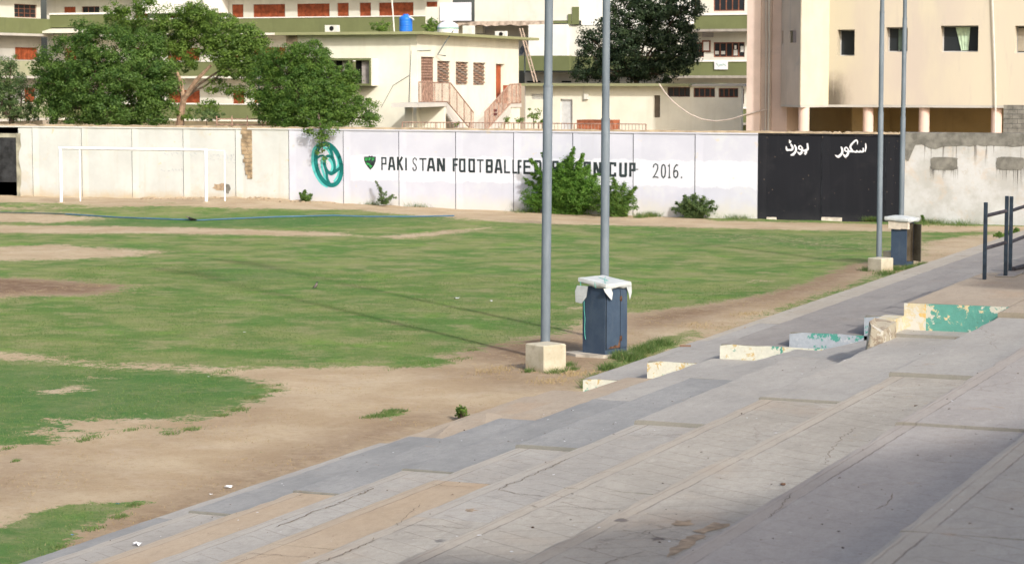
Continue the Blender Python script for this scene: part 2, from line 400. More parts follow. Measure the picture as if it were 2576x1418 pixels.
CM = {
 'gray': concrete("new grey screed", (.34, .325, .302), (.42, .40, .367), 0, None, .05, .3),
 'grayd': concrete("bluish grey screed", (.245, .247, .245), (.34, .337, .328), 0, None, .0, .3),
 'old': concrete("old grooved concrete", (.345, .318, .276), (.44, .41, .36), .6, (.42, .355, .28), .25, .7),
 'oldg': concrete("old grey grooved concrete", (.35, .33, .30), (.43, .41, .375), .5, (.40, .36, .30), .12, .7),
 'tan': concrete("tan screed", (.37, .305, .235), (.43, .36, .28), 0, None, .4, .4),
 'peach': concrete("sandy orange screed", (.41, .32, .225), (.45, .365, .27), 0, (.37, .34, .29), .5, .4),
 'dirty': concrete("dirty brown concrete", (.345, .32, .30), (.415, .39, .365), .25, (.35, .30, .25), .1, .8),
 'pale': concrete("pale dusty concrete", (.40, .36, .30), (.46, .42, .36), 0, None, .15, .4),
 'worn': concrete("damp brown grey concrete", (.265, .245, .23), (.335, .315, .29), 0, None, .1, .5),
}
def slab(x0, x1, y0, y1, z0, z1, mat, parent, name='step_slab', chip=.012, lab=None, gap=.012, zend=None):
    """a cast slab: gridded top with an uneven, chipped nose"""
    b = MB(); n = max(2, int((y1-y0)/.28)); xs = [0, .05, .22, (x1-x0)*.5, x1-x0]
    y0 += gap/2; y1 -= gap/2; rows = []
    r = random.Random(int(x0*100+y0*10))
    wob = [r.uniform(-1, 1) for _ in range(n+1)]
    for j in range(n+1):
        y = y0+(y1-y0)*j/n; zo = z1; z1 = z1 if zend is None else z1+(zend-z1)*j/n; cj = chip*(wob[j]+(2.2 if r.random() < .08 else 0)) if 0 < j < n else 0
        row = [(x0, y, z0), (x0+max(-.004, cj*.6), y, z1-.02-abs(cj)*.5)]
        for i, x in enumerate(xs):
            row.append((x0+x+(max(0, cj)+.012 if i == 0 else 0), y, z1+(r.uniform(-.003, .003) if i < 4 else 0)-(.004 if i == 0 else 0)))
        row.append((x1, y, z0)); rows.append(row); z1 = zo
    k = len(rows[0]); b.v = [p for rw in rows for p in rw]
    for j in range(n):
        for i in range(k-1): b.f.append((j*k+i, j*k+i+1, (j+1)*k+i+1, (j+1)*k+i))
    b.f.append(tuple(range(k-1, -1, -1))); b.f.append(tuple((n*k)+i for i in range(k)))
    b.f = [tuple(reversed(f)) for f in b.f]
    return b.build(name, mat, parent, smooth=False, origin=(x0, y0, z1), label=lab)
stand = empty("terraced_stand", (-8, 20, 0), "stepped concrete spectator terrace filling the lower right, patched in grey and tan", "stand")
# material and thickness per tread (row) and bay between joints; rows: apron, 0..10
LOOK = {
 -1: {2:('gray',0),3:('grayd',0),4:('grayd',0),5:('gray',0),6:('tan',-.06)},
 0: {3:('oldg',0),4:('oldg',0),5:('grayd',.05),6:('tan',0)},
 1: {3:('peach',0),4:('peach',0),5:('grayd',.04),6:('tan',0)},
 2: {3:('oldg',0),4:('oldg',0),5:('grayd',.04),6:('gray',.04)},
 3: {2:('peach',0),3:('peach',0),4:('oldg',.0),5:('grayd',.07),6:('gray',.07)},
 4: {2:('oldg',0),3:('old',0),4:('oldg',0),5:('gray',.08),6:('gray',.08)},
 5: {2:('old',0),3:('old',0),4:('old',0),5:('gray',.05),6:('gray',.13)},
 6: {2:('old',0),3:('old',0),4:('old',-.05),5:('gray',.03)},
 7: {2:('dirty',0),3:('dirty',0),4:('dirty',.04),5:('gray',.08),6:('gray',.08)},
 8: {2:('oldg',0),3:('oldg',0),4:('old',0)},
}
ENDS = {-1:37.1, 0:37.1, 1:36.85, 2:36.9, 3:37.0, 4:37.0, 5:31.85, 6:31.0}
for r in range(-1, 11):
    for bi in range(len(JO)-1):
        y0, y1 = JO[bi], min(JO[bi+1], ENDS.get(r, 60))
        if r in ENDS and y0 >= ENDS[r]-.5: continue
        if r in ENDS and y1 > ENDS[r]-.9: y1 = ENDS[r]
        mt, dz = LOOK.get(r, {}).get(bi, ('oldg' if bi < 5 else 'gray', 0))
        x0, x1 = NC[r+1], NC[r+2]
        if r == 0 and bi == 6: continue
        if r == 3 and bi == 4:
            slab(x0, x1+.002, y0, 22.4, NZ[r+1]-.5, NZ[r+1]+.0, CM['peach'], stand); y0 = 22.4
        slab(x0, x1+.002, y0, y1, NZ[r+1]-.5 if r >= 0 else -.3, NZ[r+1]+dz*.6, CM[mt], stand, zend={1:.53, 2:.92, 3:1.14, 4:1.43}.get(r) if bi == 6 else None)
# the broken lowest step (bay 6): a settled tan piece, a tilted lump, then sound tan concrete
slab(-14.75, -13.26, 33.3, 37.1, -.3, .2, CM['tan'], stand, chip=.03)
lump = MB()
lump.mesh([(-14.9,31.3,-.1),(-13.3,31.3,-.1),(-13.3,33.25,-.1),(-14.85,33.25,-.1),(-14.72,31.35,.10),(-14.35,31.3,.2),(-13.3,31.3,.27),(-13.3,33.25,.22),(-14.3,33.2,.36),(-14.8,33.2,.20),(-14.5,32.3,.30),(-13.9,32.2,.32)],
 [(0,4,5,6,1),(1,6,7,2),(2,7,8,9,3),(3,9,4,0),(4,9,10),(4,10,5),(9,8,10),(10,8,11),(5,10,11),(5,11,6),(11,8,7),(11,7,6)])
lump.build('broken_step_slab', CM['tan'], stand, smooth=False, label="cracked and tilted lump of the lowest step")
# end of the stand's lower courses continue beyond joint 37 as the far section
FC = [-14.15, -12.88, -11.6, -10.42, -9.15, -7.3]; FZ = [.43, .83, 1.17, 1.417, 1.744, 2.49]
FA = [37.1, 36.85, 36.9, 37.0, 37.0, 31.85]; FM = ['pale', 'worn', 'worn', 'worn', 'worn']
def peel(name, top, under, under2, lvl, z_teal=None):
    m = N(name); v = m.pos(); n1 = m.noise(5.5, 8, .72, v, .4); n2 = m.noise(3.1, 7, .7, v, .2); n3 = m.noise(11, 6, .7, v)
    c = m.mix(m.ramp(n3, .35, .65), tuple(x*.88 for x in top), top)
    c = m.mix(m.ramp(n1, lvl, lvl+.02), c, under); c = m.mix(m.ramp(n2, .575, .59), c, under2)
    c = m.mix(m.ramp(n3, .70, .73, 0, .7), c, (.30, .28, .24))
    m.col(c); m.rough(.75); m.bump(m.math('ADD', n1, n3), .4, .02); return m.m
PW = peel("peeling white and green paint", (.62, .62, .53), (.50, .38, .18), (.08, .30, .23), .56)
PB = peel("peeling pale blue paint", (.36, .40, .45), (.46, .48, .50), (.07, .28, .23), .56)
PT = peel("peeling teal paint", (.10, .30, .25), (.56, .46, .28), (.50, .49, .42), .575)
PY = peel("peeling cream and yellow paint", (.56, .49, .33), (.52, .51, .46), (.55, .38, .14), .50)
FP = [PW, PW, PW, PB, PB]
for i in range(5):
    ys = [FA[i]] + [y for y in (43.4, 49.6, 55.8, 62, 68.2, 74.4, 80.6, 87.4)]
    for j in range(len(ys)-1):
        slab(FC[i], FC[i+1]+.002, ys[j]+(.03 if j == 0 else 0), ys[j+1], FZ[i]-.7 if i else -.3, FZ[i], CM['gray' if i < 2 and j == 0 else 'pale' if i == 1 else FM[i]], stand, gap=.01)
    # painted end wall
    e = MB(); n = 10; x0, x1 = FC[i]-.005, FC[i+1]+.9; r = random.Random(i)
    top = [(x0+(x1-x0)*t/n, FZ[i]+r.uniform(-.012, .004)-(.03 if t == 0 else 0)) for t in range(n+1)]
    z0 = -.2 if i == 0 else FZ[i]-.95
    vs = [(x, FA[i], z) for x, z in top]+[(x, FA[i], z0) for x, z in top]+[(x, FA[i]+.028, z) for x, z in top]+[(x, FA[i]+.028, z0) for x, z in top]
    fs = []
    for t in range(n):
        fs += [(t+n+1, t+n+2, t+1, t), (t, t+1, t+2*n+3, t+2*n+2), (t+3*n+3, t+2*n+2, t+2*n+3, t+3*n+4)]
    fs += [(0, 2*n+2, 3*n+3, n+1), (n, 2*n+1, 4*n+3, 3*n+2)]
    e.mesh(vs, fs).build('painted_end_wall', FP[i], stand, smooth=False,
        label=["lowest peeling white end wall", "second peeling white end wall", "third end wall, flaked white with green edge", "pale blue end wall with green edge", "pale blue end wall beside the broken kerb"][i])
# upper platform
for (x0, x1, y0, y1, z, mt) in ((-7.3, -5.84, 31.88, 37.3, 2.49, 'tan'), (-7.3, -5.84, 37.3, 43.4, 2.49, 'worn'), (-7.3, -5.84, 43.4, 62, 2.49, 'worn'), (-7.3, -5.84, 62, 87.4, 2.49, 'worn'),
                               (-5.84, 3.0, 31.02, 43.4, 2.495, 'tan'), (-5.84, 3.0, 43.4, 62, 2.495, 'worn')):
    slab(x0, x1, y0, y1, .2, z, CM[mt], stand, 'platform_slab')
b = MB(); b.box(-7.3, -6.99, 31.80, 31.86, 1.9, 2.487); b.build('painted_end_wall', PY, stand, label="flaked cream and yellow end of the tall end wall")
b = MB(); b.box(-6.99, -5.2, 31.815, 31.86, 1.9, 2.487); b.build('painted_end_wall', PT, stand, label="tall teal end wall with peeling yellow patches")
b = MB(); b.box(-7.58, -7.3, 31.2, 31.84, 1.5, 2.31); b.build('broken_kerb', PY, stand, smooth=False, label="flaked cream stub left of the tall end wall")
PK = peel('flaked kerb render', (.40, .36, .28), (.25, .20, .15), (.52, .50, .44), .52)
k = MB(); k.mesh([(-7.42,30.4,1.9),(-7.26,30.4,1.9),(-7.26,31.2,1.9),(-7.58,31.2,1.5),(-7.55,30.42,1.6),(-7.42,30.4,2.30),(-7.3,30.42,2.22),(-7.27,31.2,2.29),(-7.57,31.2,2.33),(-7.5,30.6,2.34),(-7.45,30.38,1.6),(-7.3,30.4,1.95)],
 [(4,10,5,9),(10,11,6,5),(11,1,2,7,6),(5,6,7,8,9),(4,9,8,3),(10,4,3,2,1,11)])
k.build('broken_kerb', PK, stand, smooth=False, label="broken end of the kerb with bare core")
# ------------------------------------------------------------------ boundary wall
WH = 3.53
def wc(px): return ga(px, 430, WALL_A).x
def wz(px, py): return ga(px, py, WALL_A).z
STAIN = (.46, .36, .22)
M_old = plaster("old whitewash", (.535, .56, .55), STAIN, .45, .35, base_z=.0, peel=(.60, .52, .36), peel_amt=-.03)
M_post_old = plaster("old whitewash on posts", (.56, .585, .565), STAIN, .3, .45, base_z=.0)
M_black = plaster("black board paint", (.010, .011, .016), (.03, .03, .035), .4, .3, rough=.6, base_z=-.3, peel=(.35, .28, .22), peel_amt=-.105)
M_cop = simple("raw cement coping", (.42, .34, .24), .9, .2, 2, bump=.4)
M_patch = simple("grey cement patch", (.19, .185, .165), .9, .22, 3, bump=.5)
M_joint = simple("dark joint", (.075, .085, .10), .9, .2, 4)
def mural():
    m = N("lilac white wall paint"); v = m.pos(); X, Y, Z = m.sep(v)
    c = m.mix(m.ramp(m.noise(.6, 5, .6, v), .35, .65), (.48, .50, .59), (.53, .55, .64))
    c = m.mix(m.math('MULTIPLY', m.ramp(m.noise(1.2, 6, .7, v), .5, .7), .35), c, (.56, .60, .60))
    wob = m.math('MULTIPLY', m.math('SUBTRACT', m.noise(1.5, 5, .7, v), .5), .5)
    zz = m.math('ADD', Z, wob)
    band = m.math('MULTIPLY', m.ramp(zz, 1.22, 1.27), m.ramp(zz, 2.28, 2.33, 1, 0))
    band = m.math('MULTIPLY', band, m.ramp(X, wc(880), wc(884)))
    c = m.mix(m.math('MULTIPLY', band, .75), c, (.62, .645, .72))
    st = m.ramp(m.noise(1.0, 6, .65, m.pos((2.5, 2.5, .2))), .55, .8)
    c = m.mix(m.math('MULTIPLY', st, .25), c, (.42, .42, .44))
    c = m.mix(m.math('MULTIPLY', m.ramp(m.noise(2.2, 7, .7, v, .3), .64, .66), .5), c, (.60, .52, .40))
    lo = m.ramp(m.math('ADD', Z, m.math('MULTIPLY', wob, 2.2)), .1, .9, .75, 0)
    c = m.mix(lo, c, (.56, .55, .50))
    m.col(c); m.rough(.8); m.bump(m.noise(25, 6, .7, v), .2, .01); return m.m
M_mural = mural()
def patchy():
    m = N("peeling white on old wall"); v = m.pos(); X, Y, Z = m.sep(v)
    c = m.mix(m.ramp(m.noise(.9, 6, .65, v), .35, .65), (.41, .41, .395), (.53, .54, .545))
    c = m.mix(m.math('MULTIPLY', m.ramp(m.noise(1.3, 6, .7, v, .4), .52, .68), .6), c, (.50, .42, .34))
    run = m.ramp(m.noise(1.0, 5, .6, m.pos((7, 7, .35))), .56, .62)
    c = m.mix(m.math('MULTIPLY', run, m.ramp(Z, 2.1, 3.1, .0, .85)), c, (.13, .12, .11))
    c = m.mix(m.math('MULTIPLY', m.ramp(m.noise(2.8, 6, .7, v), .6, .62), .4), c, (.40, .36, .30))
    m.col(c); m.rough(.9); m.bump(m.noise(20, 6, .7, v), .3, .015); return m.m
M_patchwall = patchy()
PS = 2.65; C0 = wc(1907)                                   # right end of the painted section; posts every 2.65 m
PROJ = .022; POSTW = .34
def bay_wall(name, cs, mats, pmats, label, top_m, zb=-.5):
    t = empty(name, ((cs[0]+cs[-1])/2, WALL_A, 0), label, "wall")
    for i in range(len(cs)-1):
        x0, x1 = cs[i], cs[i+1]
        b = MB(); b.box(x0+POSTW, x1-.021, WALL_A, WALL_A+.12, zb, WH-.165); b.build('wall_panel', mats, t, False)
        b = MB(); r = random.Random(i+int(x0*10))
        ya, yb = WALL_A-PROJ, WALL_A-.002; b.mesh([(x0+.025, ya, zb), (x0+POSTW, yb, zb), (x0+POSTW-.001, WALL_A+.11, zb), (x0+.025, WALL_A+.11, zb), (x0+.025, ya, WH-.165), (x0+POSTW, yb, WH-.165), (x0+POSTW-.001, WALL_A+.11, WH-.165), (x0+.025, WALL_A+.11, WH-.165)], [(0,3,2,1),(4,5,6,7),(0,1,5,4),(1,2,6,5),(2,3,7,6),(3,0,4,7)]); b.build('wall_post', pmats, t, False)
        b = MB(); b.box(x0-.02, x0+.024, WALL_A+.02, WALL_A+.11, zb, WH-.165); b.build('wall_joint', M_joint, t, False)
    b = MB(); n = 60; r = random.Random(int(cs[0]*7))
    x0, x1 = cs[0], cs[-1]; b.box(x0, x1, WALL_A-.045, WALL_A+.15, WH-.16, WH-.09, .01); b.build('wall_beam', mats, t, False)
    b = MB(); vs = []
    for i in range(n+1):
        x = x0+(x1-x0)*i/n; z = WH+r.uniform(-.03, .012)-(.05 if r.random() < .08 else 0)
        vs += [(x, WALL_A-.04, WH-.092), (x, WALL_A-.035, z-.01), (x, WALL_A+.13, z), (x, WALL_A+.14, WH-.092)]
    fs = [(i*4+k, i*4+(k+1) % 4, (i+1)*4+(k+1) % 4, (i+1)*4+k) for i in range(n) for k in range(4)]
    b.mesh(vs, fs+[(3, 2, 1, 0), (n*4, n*4+1, n*4+2, n*4+3)]).build('coping', top_m, t, False)
    return t
cL = [C0-PS*k for k in range(14, 7, -1)]                   # old section
cM = [C0-PS*k for k in range(8, -1, -1)]                   # painted section (745..1907)
old_wall = bay_wall('boundary_wall', cL, M_old, M_post_old, "old cream-white plastered wall section behind the goal, stained and chipped", M_cop)
mural_wall = bay_wall('boundary_wall', cM, M_mural, M_mural, "lilac white wall section painted with black lettering and a teal emblem", M_cop)
XR = wc(2268)
board_wall = bay_wall('boundary_wall', [C0, wc(2067), wc(2228), XR], M_black, M_black, "black painted scoreboard wall section with white lettering", M_cop)
# further left: the wall with the boarded gap
gap_wall = empty('boundary_wall', (cL[0]-3, WALL_A, 0), "whitewashed wall end at the left edge with a black hatch in a broken frame", "wall")
b = MB(); xg0, xg1 = wc(-40), wc(42); zt, zl = wz(20, 347), wz(20, 458)
x1 = cL[0]; x0 = x1-9
b.box(xg1+.12, x1, WALL_A, WALL_A+.12, -.5, WH-.03); b.box(x0, xg1+.12, WALL_A+.001, WALL_A+.12, zt+.15, WH-.03); b.box(x0, xg0, WALL_A+.002, WALL_A+.12, -.5, zt+.15)
b.build('wall_panel', M_old, gap_wall, False)
r = random.Random(4); fr = []
for i in range(13):
    z = zt+.22-(zt+.6)*i/12; fr.append((xg1+.12+r.uniform(0, .16)+(.1 if i < 3 else 0), z))
b = MB(); vs = [(x, WALL_A-.012, z) for x, z in fr]+[(xg1, WALL_A-.012, z) for x, z in fr]
b.mesh(vs, [(i+1, i, i+13, i+14) for i in range(12)])
b.box(xg0, xg1, WALL_A-.012, WALL_A+.1, zt+.02, zt+.21); b.build('cement_frame', simple("bare grey-green render", (.33, .32, .25), .95, .25, 2, bump=.4), gap_wall, False)
b = MB(); b.box(xg0, xg1, WALL_A-.003, WALL_A+.06, zl, zt+.02); b.build('hatch', simple('scuffed black board', (.03, .032, .035), .7, .4, 3), gap_wall, False)
M_block = simple("grey-tan concrete block", (.42, .38, .30), .95, .15, 2, bump=.3)
for i in range(4):
    for j in range(2):
        b = MB(); xx = xg1-.75*(i+1)+(.3 if j else 0); b.box(xx+.01, xx+.74, WALL_A+.002, WALL_A+.1, zl-.02-.26*(j+1), zl-.03-.26*j, .012); b.build('block', M_block, gap_wall, False)
# raw brick strip where the render has fallen away, and the low chipped patch
M_brick = simple("bare sandy block", (.34, .26, .17), .95, .3, 3, bump=.6)
xs0, xs1 = wc(610), wc(635); zt, zb = wz(622, 318), wz(622, 450); r = random.Random(12); nrow = 13; y = zt
for i in range(nrow):
    h = (zt-zb)/nrow; wleft = xs0+(0 if i < 5 else (i-5)*.03)+r.uniform(-.05, .05); xm = wleft+(xs1-wleft)*r.uniform(.4, .65)
    for a_, b_ in ((wleft, xm), (xm+.01, xs1)):
        q = MB(); q.box(a_, b_, WALL_A-PROJ-.012-r.uniform(0, .02), WALL_A-PROJ+.02, zt-h*(i+1)+.012, zt-h*i, .008); q.build('bare_block', M_brick, old_wall, False)
def splat(cx, cz, rx, rz, seed, y, th, n=18, jag=.25, sq=1.0):
    r = random.Random(seed); ang = [2*math.pi*i/n for i in range(n)]
    rr = [1+r.uniform(-jag, jag) for _ in ang]
    pw_ = lambda c: math.copysign(abs(c)**sq, c)
    f = [(cx+pw_(math.cos(a))*rx*k, y, cz+pw_(math.sin(a))*rz*k) for a, k in zip(ang, rr)]
    bk = [(x, y+th, z) for x, _, z in f]
    b = MB(); b.mesh(f+bk+[(cx, y-.004, cz)], [(i, (i+1) % n, 2*n) for i in range(n)]+[((i+1) % n, i, i+n, (i+1) % n+n) for i in range(n)]); return b
splat(wc(555), wz(555, 470), .38, .16, 3, WALL_A-.012, .015).build('chipped_patch', simple("chipped brown render", (.38, .29, .2), .95, .2, 5), old_wall, False)
splat(wc(571), wz(571, 476), .16, .2, 5, WALL_A-.014, .015).build('chipped_patch', M_patch, old_wall, False)
# faint scribbles on the old wall
M_scr = simple("faded blue grey scribble", (.38, .42, .46), .9, .1)
r = random.Random(31)
for (x0, y0, wd) in ((415, 388, 80), (530, 390, 60), (575, 410, 40), (405, 428, 55), (520, 400, 70)):
    b = MB(); x = x0; sy = y0
    while x < x0+wd:
        p = [(wc(x+dx), WALL_A-.004, wz(x, sy+dy)) for dx, dy in ((0, 0), (r.uniform(0, 3), r.uniform(-6, 4)), (r.uniform(3, 6), r.uniform(-3, 6)))]
        b.tube(p, .009, 4); x += r.uniform(5, 12); sy += r.uniform(-1, 1)
    b.build('scribble', M_scr, old_wall, False)
# right: the patched wall
pw = empty('boundary_wall', (XR+4, WALL_A, 0), "flaking grey-white wall section at the right with cement patches", "wall")
b = MB(); b.box(XR, XR+24, WALL_A, WALL_A+.2, -.5, WH-.42); b.build('wall_panel', M_patchwall, pw, False)
b = MB(); vs = []; n = 90; r = random.Random(8)
for i in range(n+1):
    x = XR+24*i/n; zl = WH-.46-abs(r.gauss(0, .05))-(.1 if r.random() < .1 else 0)
    if x < XR+.5: zl = WH-1.0-.5*math.sin((x-XR)*4)*.3
    vs += [(x, WALL_A-.02, zl), (x, WALL_A-.02, WH-.02+r.uniform(-.02, .02)), (x, WALL_A+.2, WH), (x, WALL_A+.2, WH-.45)]
b.mesh(vs, [(i*4+k, i*4+(k+1) % 4, (i+1)*4+(k+1) % 4, (i+1)*4+k) for i in range(n) for k in range(4)]+[(3, 2, 1, 0)])
b.build('cement_top', M_patch, pw, False)
r = random.Random(77)
for cx in (2375, 2541, 2720):
    c0, z0 = wc(cx), wz(cx, 411)
    splat(c0, z0, .53, .24, cx, WALL_A-.022, .025, 28, .06, .3).build('cement_patch', M_patch, pw, False)
    b = MB()
    for i in range(22):
        x = c0+r.uniform(-.55, .55); L = r.uniform(.15, .55)*(1.9 if cx == 2541 and x > c0 else 1); wd = r.uniform(.008, .03)
        b.poly([(x-wd/2, WALL_A-.006, z0-.12), (x-wd*.3+r.uniform(-.02, .02), WALL_A-.006, z0-.2-L), (x+wd/2, WALL_A-.006, z0-.12)][::1])
    b.build('cement_drip', simple("dark cement drips", (.15, .14, .13), .9, .2, 5), pw, False)
# small flakes on the black board and the chipped white foot
r = random.Random(5); b = MB()
for i in range(46):
    x = r.uniform(C0+.1, XR-.1); z = r.uniform(.1, 3.3); s = r.uniform(.006, .02)
    b.poly([(x-s, WALL_A-PROJ-.008, z), (x, WALL_A-PROJ-.008, z-s*1.3), (x+s*.8, WALL_A-PROJ-.008, z), (x, WALL_A-PROJ-.008, z+s*1.6)])
fl = b.build('paint_flakes', simple("pale flaked spots", (.22, .17, .14), .9, .2), board_wall, False); fl['kind'] = 'stuff'
for x0, x1 in ((2068, 2120), (1930, 1955)):
    b = MB(); b.box(wc(x0), wc(x1), WALL_A-PROJ-.01, WALL_A-PROJ+.01, -.02, wz(x0, 549)+.05, .004); b.build('chipped_foot', simple("chalky chipped plaster", (.62, .55, .48), .9, .2), board_wall, False)

# ---- paint on the walls: polygons clipped to the wall relief, 3 mm proud
RELIEF = []                       # intervals (x0, x1, y of surface)
for cs in (cL, cM, [C0, wc(2067), wc(2228), XR]):
    for i in range(len(cs)-1):
        RELIEF += [(cs[i], cs[i]+.025, WALL_A+.0), (cs[i]+.025, cs[i]+POSTW, -1), (cs[i]+POSTW, cs[i+1], WALL_A)]
def clip(poly, x, keep_right):
    out = []
    for i in range(len(poly)):
        a, b = poly[i], poly[(i+1) % len(poly)]
        ia = (a[0] >= x) == keep_right; ib = (b[0] >= x) == keep_right
        if ia: out.append(a)
        if ia != ib:
            t = (x-a[0])/(b[0]-a[0]); out.append((x, a[1]+(b[1]-a[1])*t))
    return out
def paint(polys, name, mat, parent, lift=.003, th=0):
    b = MB()
    for k, poly in enumerate(polys):
        for x0, x1, y in RELIEF:
            xs = [p[0] for p in poly]
            if max(xs) <= x0 or min(xs) >= x1: continue
            q = clip(clip(poly, x0, True), x1, False)
            if len(q) < 3: continue
            area = sum(q[i][0]*q[(i+1) % len(q)][1]-q[(i+1) % len(q)][0]*q[i][1] for i in range(len(q)))
            if area < 0: q = q[::-1]
            yy = lambda x: y if y > 0 else WALL_A-PROJ+(PROJ-.002)*(x-x0-0.0)/(x1-x0)
            b.poly([(p[0], yy(p[0])-lift-.0006*(k % 9), p[1]) for p in q])
    return b.build(name, mat, parent, False)
def W(px, py): return (wc(px), wz(px, py))
def stroke(pts, wd, closed=False, taper=None):
    """pts in wall metres -> quads with mitred joints"""
    n = len(pts); P = [Vector(p) for p in pts]; L = []; R = []
    for i in range(n):
        if closed: a, b = P[(i-1) % n], P[(i+1) % n]
        else: a, b = P[max(0, i-1)], P[min(n-1, i+1)]
        d1 = (P[i]-a); d2 = (b-P[i])
        if d1.length < 1e-9: d1 = d2
        if d2.length < 1e-9: d2 = d1
        d1.normalize(); d2.normalize(); nn = Vector((-d1.y-d2.y, d1.x+d2.x))
        if nn.length < .2: nn = Vector((-d1.y, d1.x))
        nn.normalize(); k = 1/max(.5, nn.dot(Vector((-d1.y, d1.x)))); wv = (wd[i] if isinstance(wd, list) else wd)/2
        L.append(P[i]+nn*wv*k); R.append(P[i]-nn*wv*k)
    rng = range(n) if closed else range(n-1)
    return [[tuple(L[i]), tuple(L[(i+1) % n]), tuple(R[(i+1) % n]), tuple(R[i])] for i in rng]
G = {
 'P': [[(.15,0),(.15,1)],[(.0,.93),(.88,.93),(.88,.48),(.15,.48)]],
 'A': [[(.08,0),(.36,1)],[(.92,0),(.64,1)],[(.3,.94),(.7,.94)],[(.22,.32),(.78,.32)]],
 'K': [[(.15,0),(.15,1)],[(.9,1),(.25,.42)],[(.4,.6),(.95,0)]],
 'I': [[(.5,0),(.5,1)]],
 'T': [[(0,.93),(1,.93)],[(.5,0),(.5,.88)]],
 'N': [[(.12,0),(.12,1)],[(.2,.98),(.8,.02)],[(.88,0),(.88,1)]],
 'F': [[(.15,0),(.15,1)],[(.1,.93),(1,.93)],[(.2,.52),(.9,.52)]],
 'O': [[(.14,.07),(.14,.93),(.86,.93),(.86,.07),(.1,.07)]],
 'B': [[(.14,0),(.14,1)],[(.1,.93),(.8,.93),(.86,.86),(.86,.58),(.78,.5),(.86,.42),(.86,.14),(.8,.07),(.1,.07)],[(.2,.5),(.8,.5)]],
 'L': [[(.15,0),(.15,1)],[(.1,.07),(1,.07)]],
 'E': [[(.15,0),(.15,1)],[(.1,.93),(1,.93)],[(.2,.52),(.85,.52)],[(.1,.07),(1,.07)]],
 'D': [[(.15,0),(.15,1)],[(.05,.93),(.75,.93),(.88,.8),(.88,.2),(.75,.07),(.05,.07)]],
 'R': [[(.15,0),(.15,1)],[(.1,.93),(.86,.93),(.86,.5),(.2,.5)],[(.5,.5),(.92,0)]],
 'C': [[(.9,.72),(.9,.93),(.14,.93),(.14,.07),(.9,.07),(.9,.28)]],
 'U': [[(.14,1),(.14,.12),(.2,.07),(.8,.07),(.86,.12),(.86,1)]],
 'S': [[(.9,.78),(.82,.93),(.5,.98),(.2,.9),(.12,.72),(.25,.57),(.6,.46),(.85,.3),(.85,.12),(.6,.02),(.25,.02),(.1,.14),(.12,.26)]],
 '-': [[(0,.5),(1,.5)]],
 '2': [[(.08,.72),(.18,.9),(.5,.99),(.82,.88),(.84,.68),(.62,.42),(.3,.16),(.1,.04),(.55,.08),(.95,.03)]],
 '0': [[(.5,.98),(.8,.86),(.9,.5),(.8,.14),(.5,.02),(.2,.14),(.1,.5),(.2,.86),(.5,.98)]],
 '1': [[(.2,.84),(.55,.98),(.55,.02)],[(.2,.03),(.9,.03)]],
 '6': [[(.9,.92),(.6,.97),(.25,.75),(.12,.4),(.2,.1),(.5,.02),(.8,.12),(.88,.32),(.75,.5),(.5,.55),(.2,.42)]],
 '.': [[(.2,.04),(.8,.04)]],
}
M_ink = simple("faded black sign paint", (.028, .04, .045), .6, .3, 4)
def s6(x): return 1480*.62891+x*.62891/2.0444              # lettering strip read at 2.044x
def s6y(y): return 590*.62891+y*.62891/2.0444
TEXT = [('P',92,135,78,186,5),('A',150,205,79,187,7),('K',222,270,77,187,7),('I',286,304,84,188,6),('S',348,384,84,190,3.6),('T',404,462,86,192,5),
 ('A',468,532,88,196,7.5),('N',550,612,88,197,8.5),('F',678,722,90,198,7),('O',730,780,92,202,7),('O',806,858,93,204,7),('T',874,930,96,206,5),
 ('B',948,1004,98,208,7.5),('A',1022,1080,98,212,7.5),('L',1096,1146,100,212,6),('L',1166,1206,100,214,6),('F',1212,1240,102,218,7),('E',1252,1322,104,218,7),('D',1344,1402,106,220,8),
 ('E',1424,1472,108,222,7),('R',1492,1542,110,224,7),('A',1556,1610,112,226,7),('T',1620,1664,114,228,6),('I',1676,1700,116,229,6),('O',1748,1804,118,230,8),('N',1830,1890,120,234,8.5),
 ('C',1956,2010,122,238,7.5),('U',2040,2100,124,240,8.5),('P',2122,2170,126,240,7.5),('-',2174,2196,126,232,3),
 ('2',2312,2362,132,250,3.6),('0',2380,2420,136,250,4),('1',2432,2462,138,250,4),('6',2478,2524,138,250,4),('.',2540,2556,140,250,5)]
for ch, x0, x1, y0, y1, th in TEXT:
    X0, Z1 = W(s6(x0), s6y(y0)); X1, Z0 = W(s6(x1), s6y(y1)); wd = th*2.1*.62891/2.0444/61.5*1.3
    polys = []
    for st in G[ch]: polys += stroke([(X0+(X1-X0)*u, Z0+(Z1-Z0)*v) for u, v in st], wd)
    paint(polys, 'painted_letter', M_ink, mural_wall)
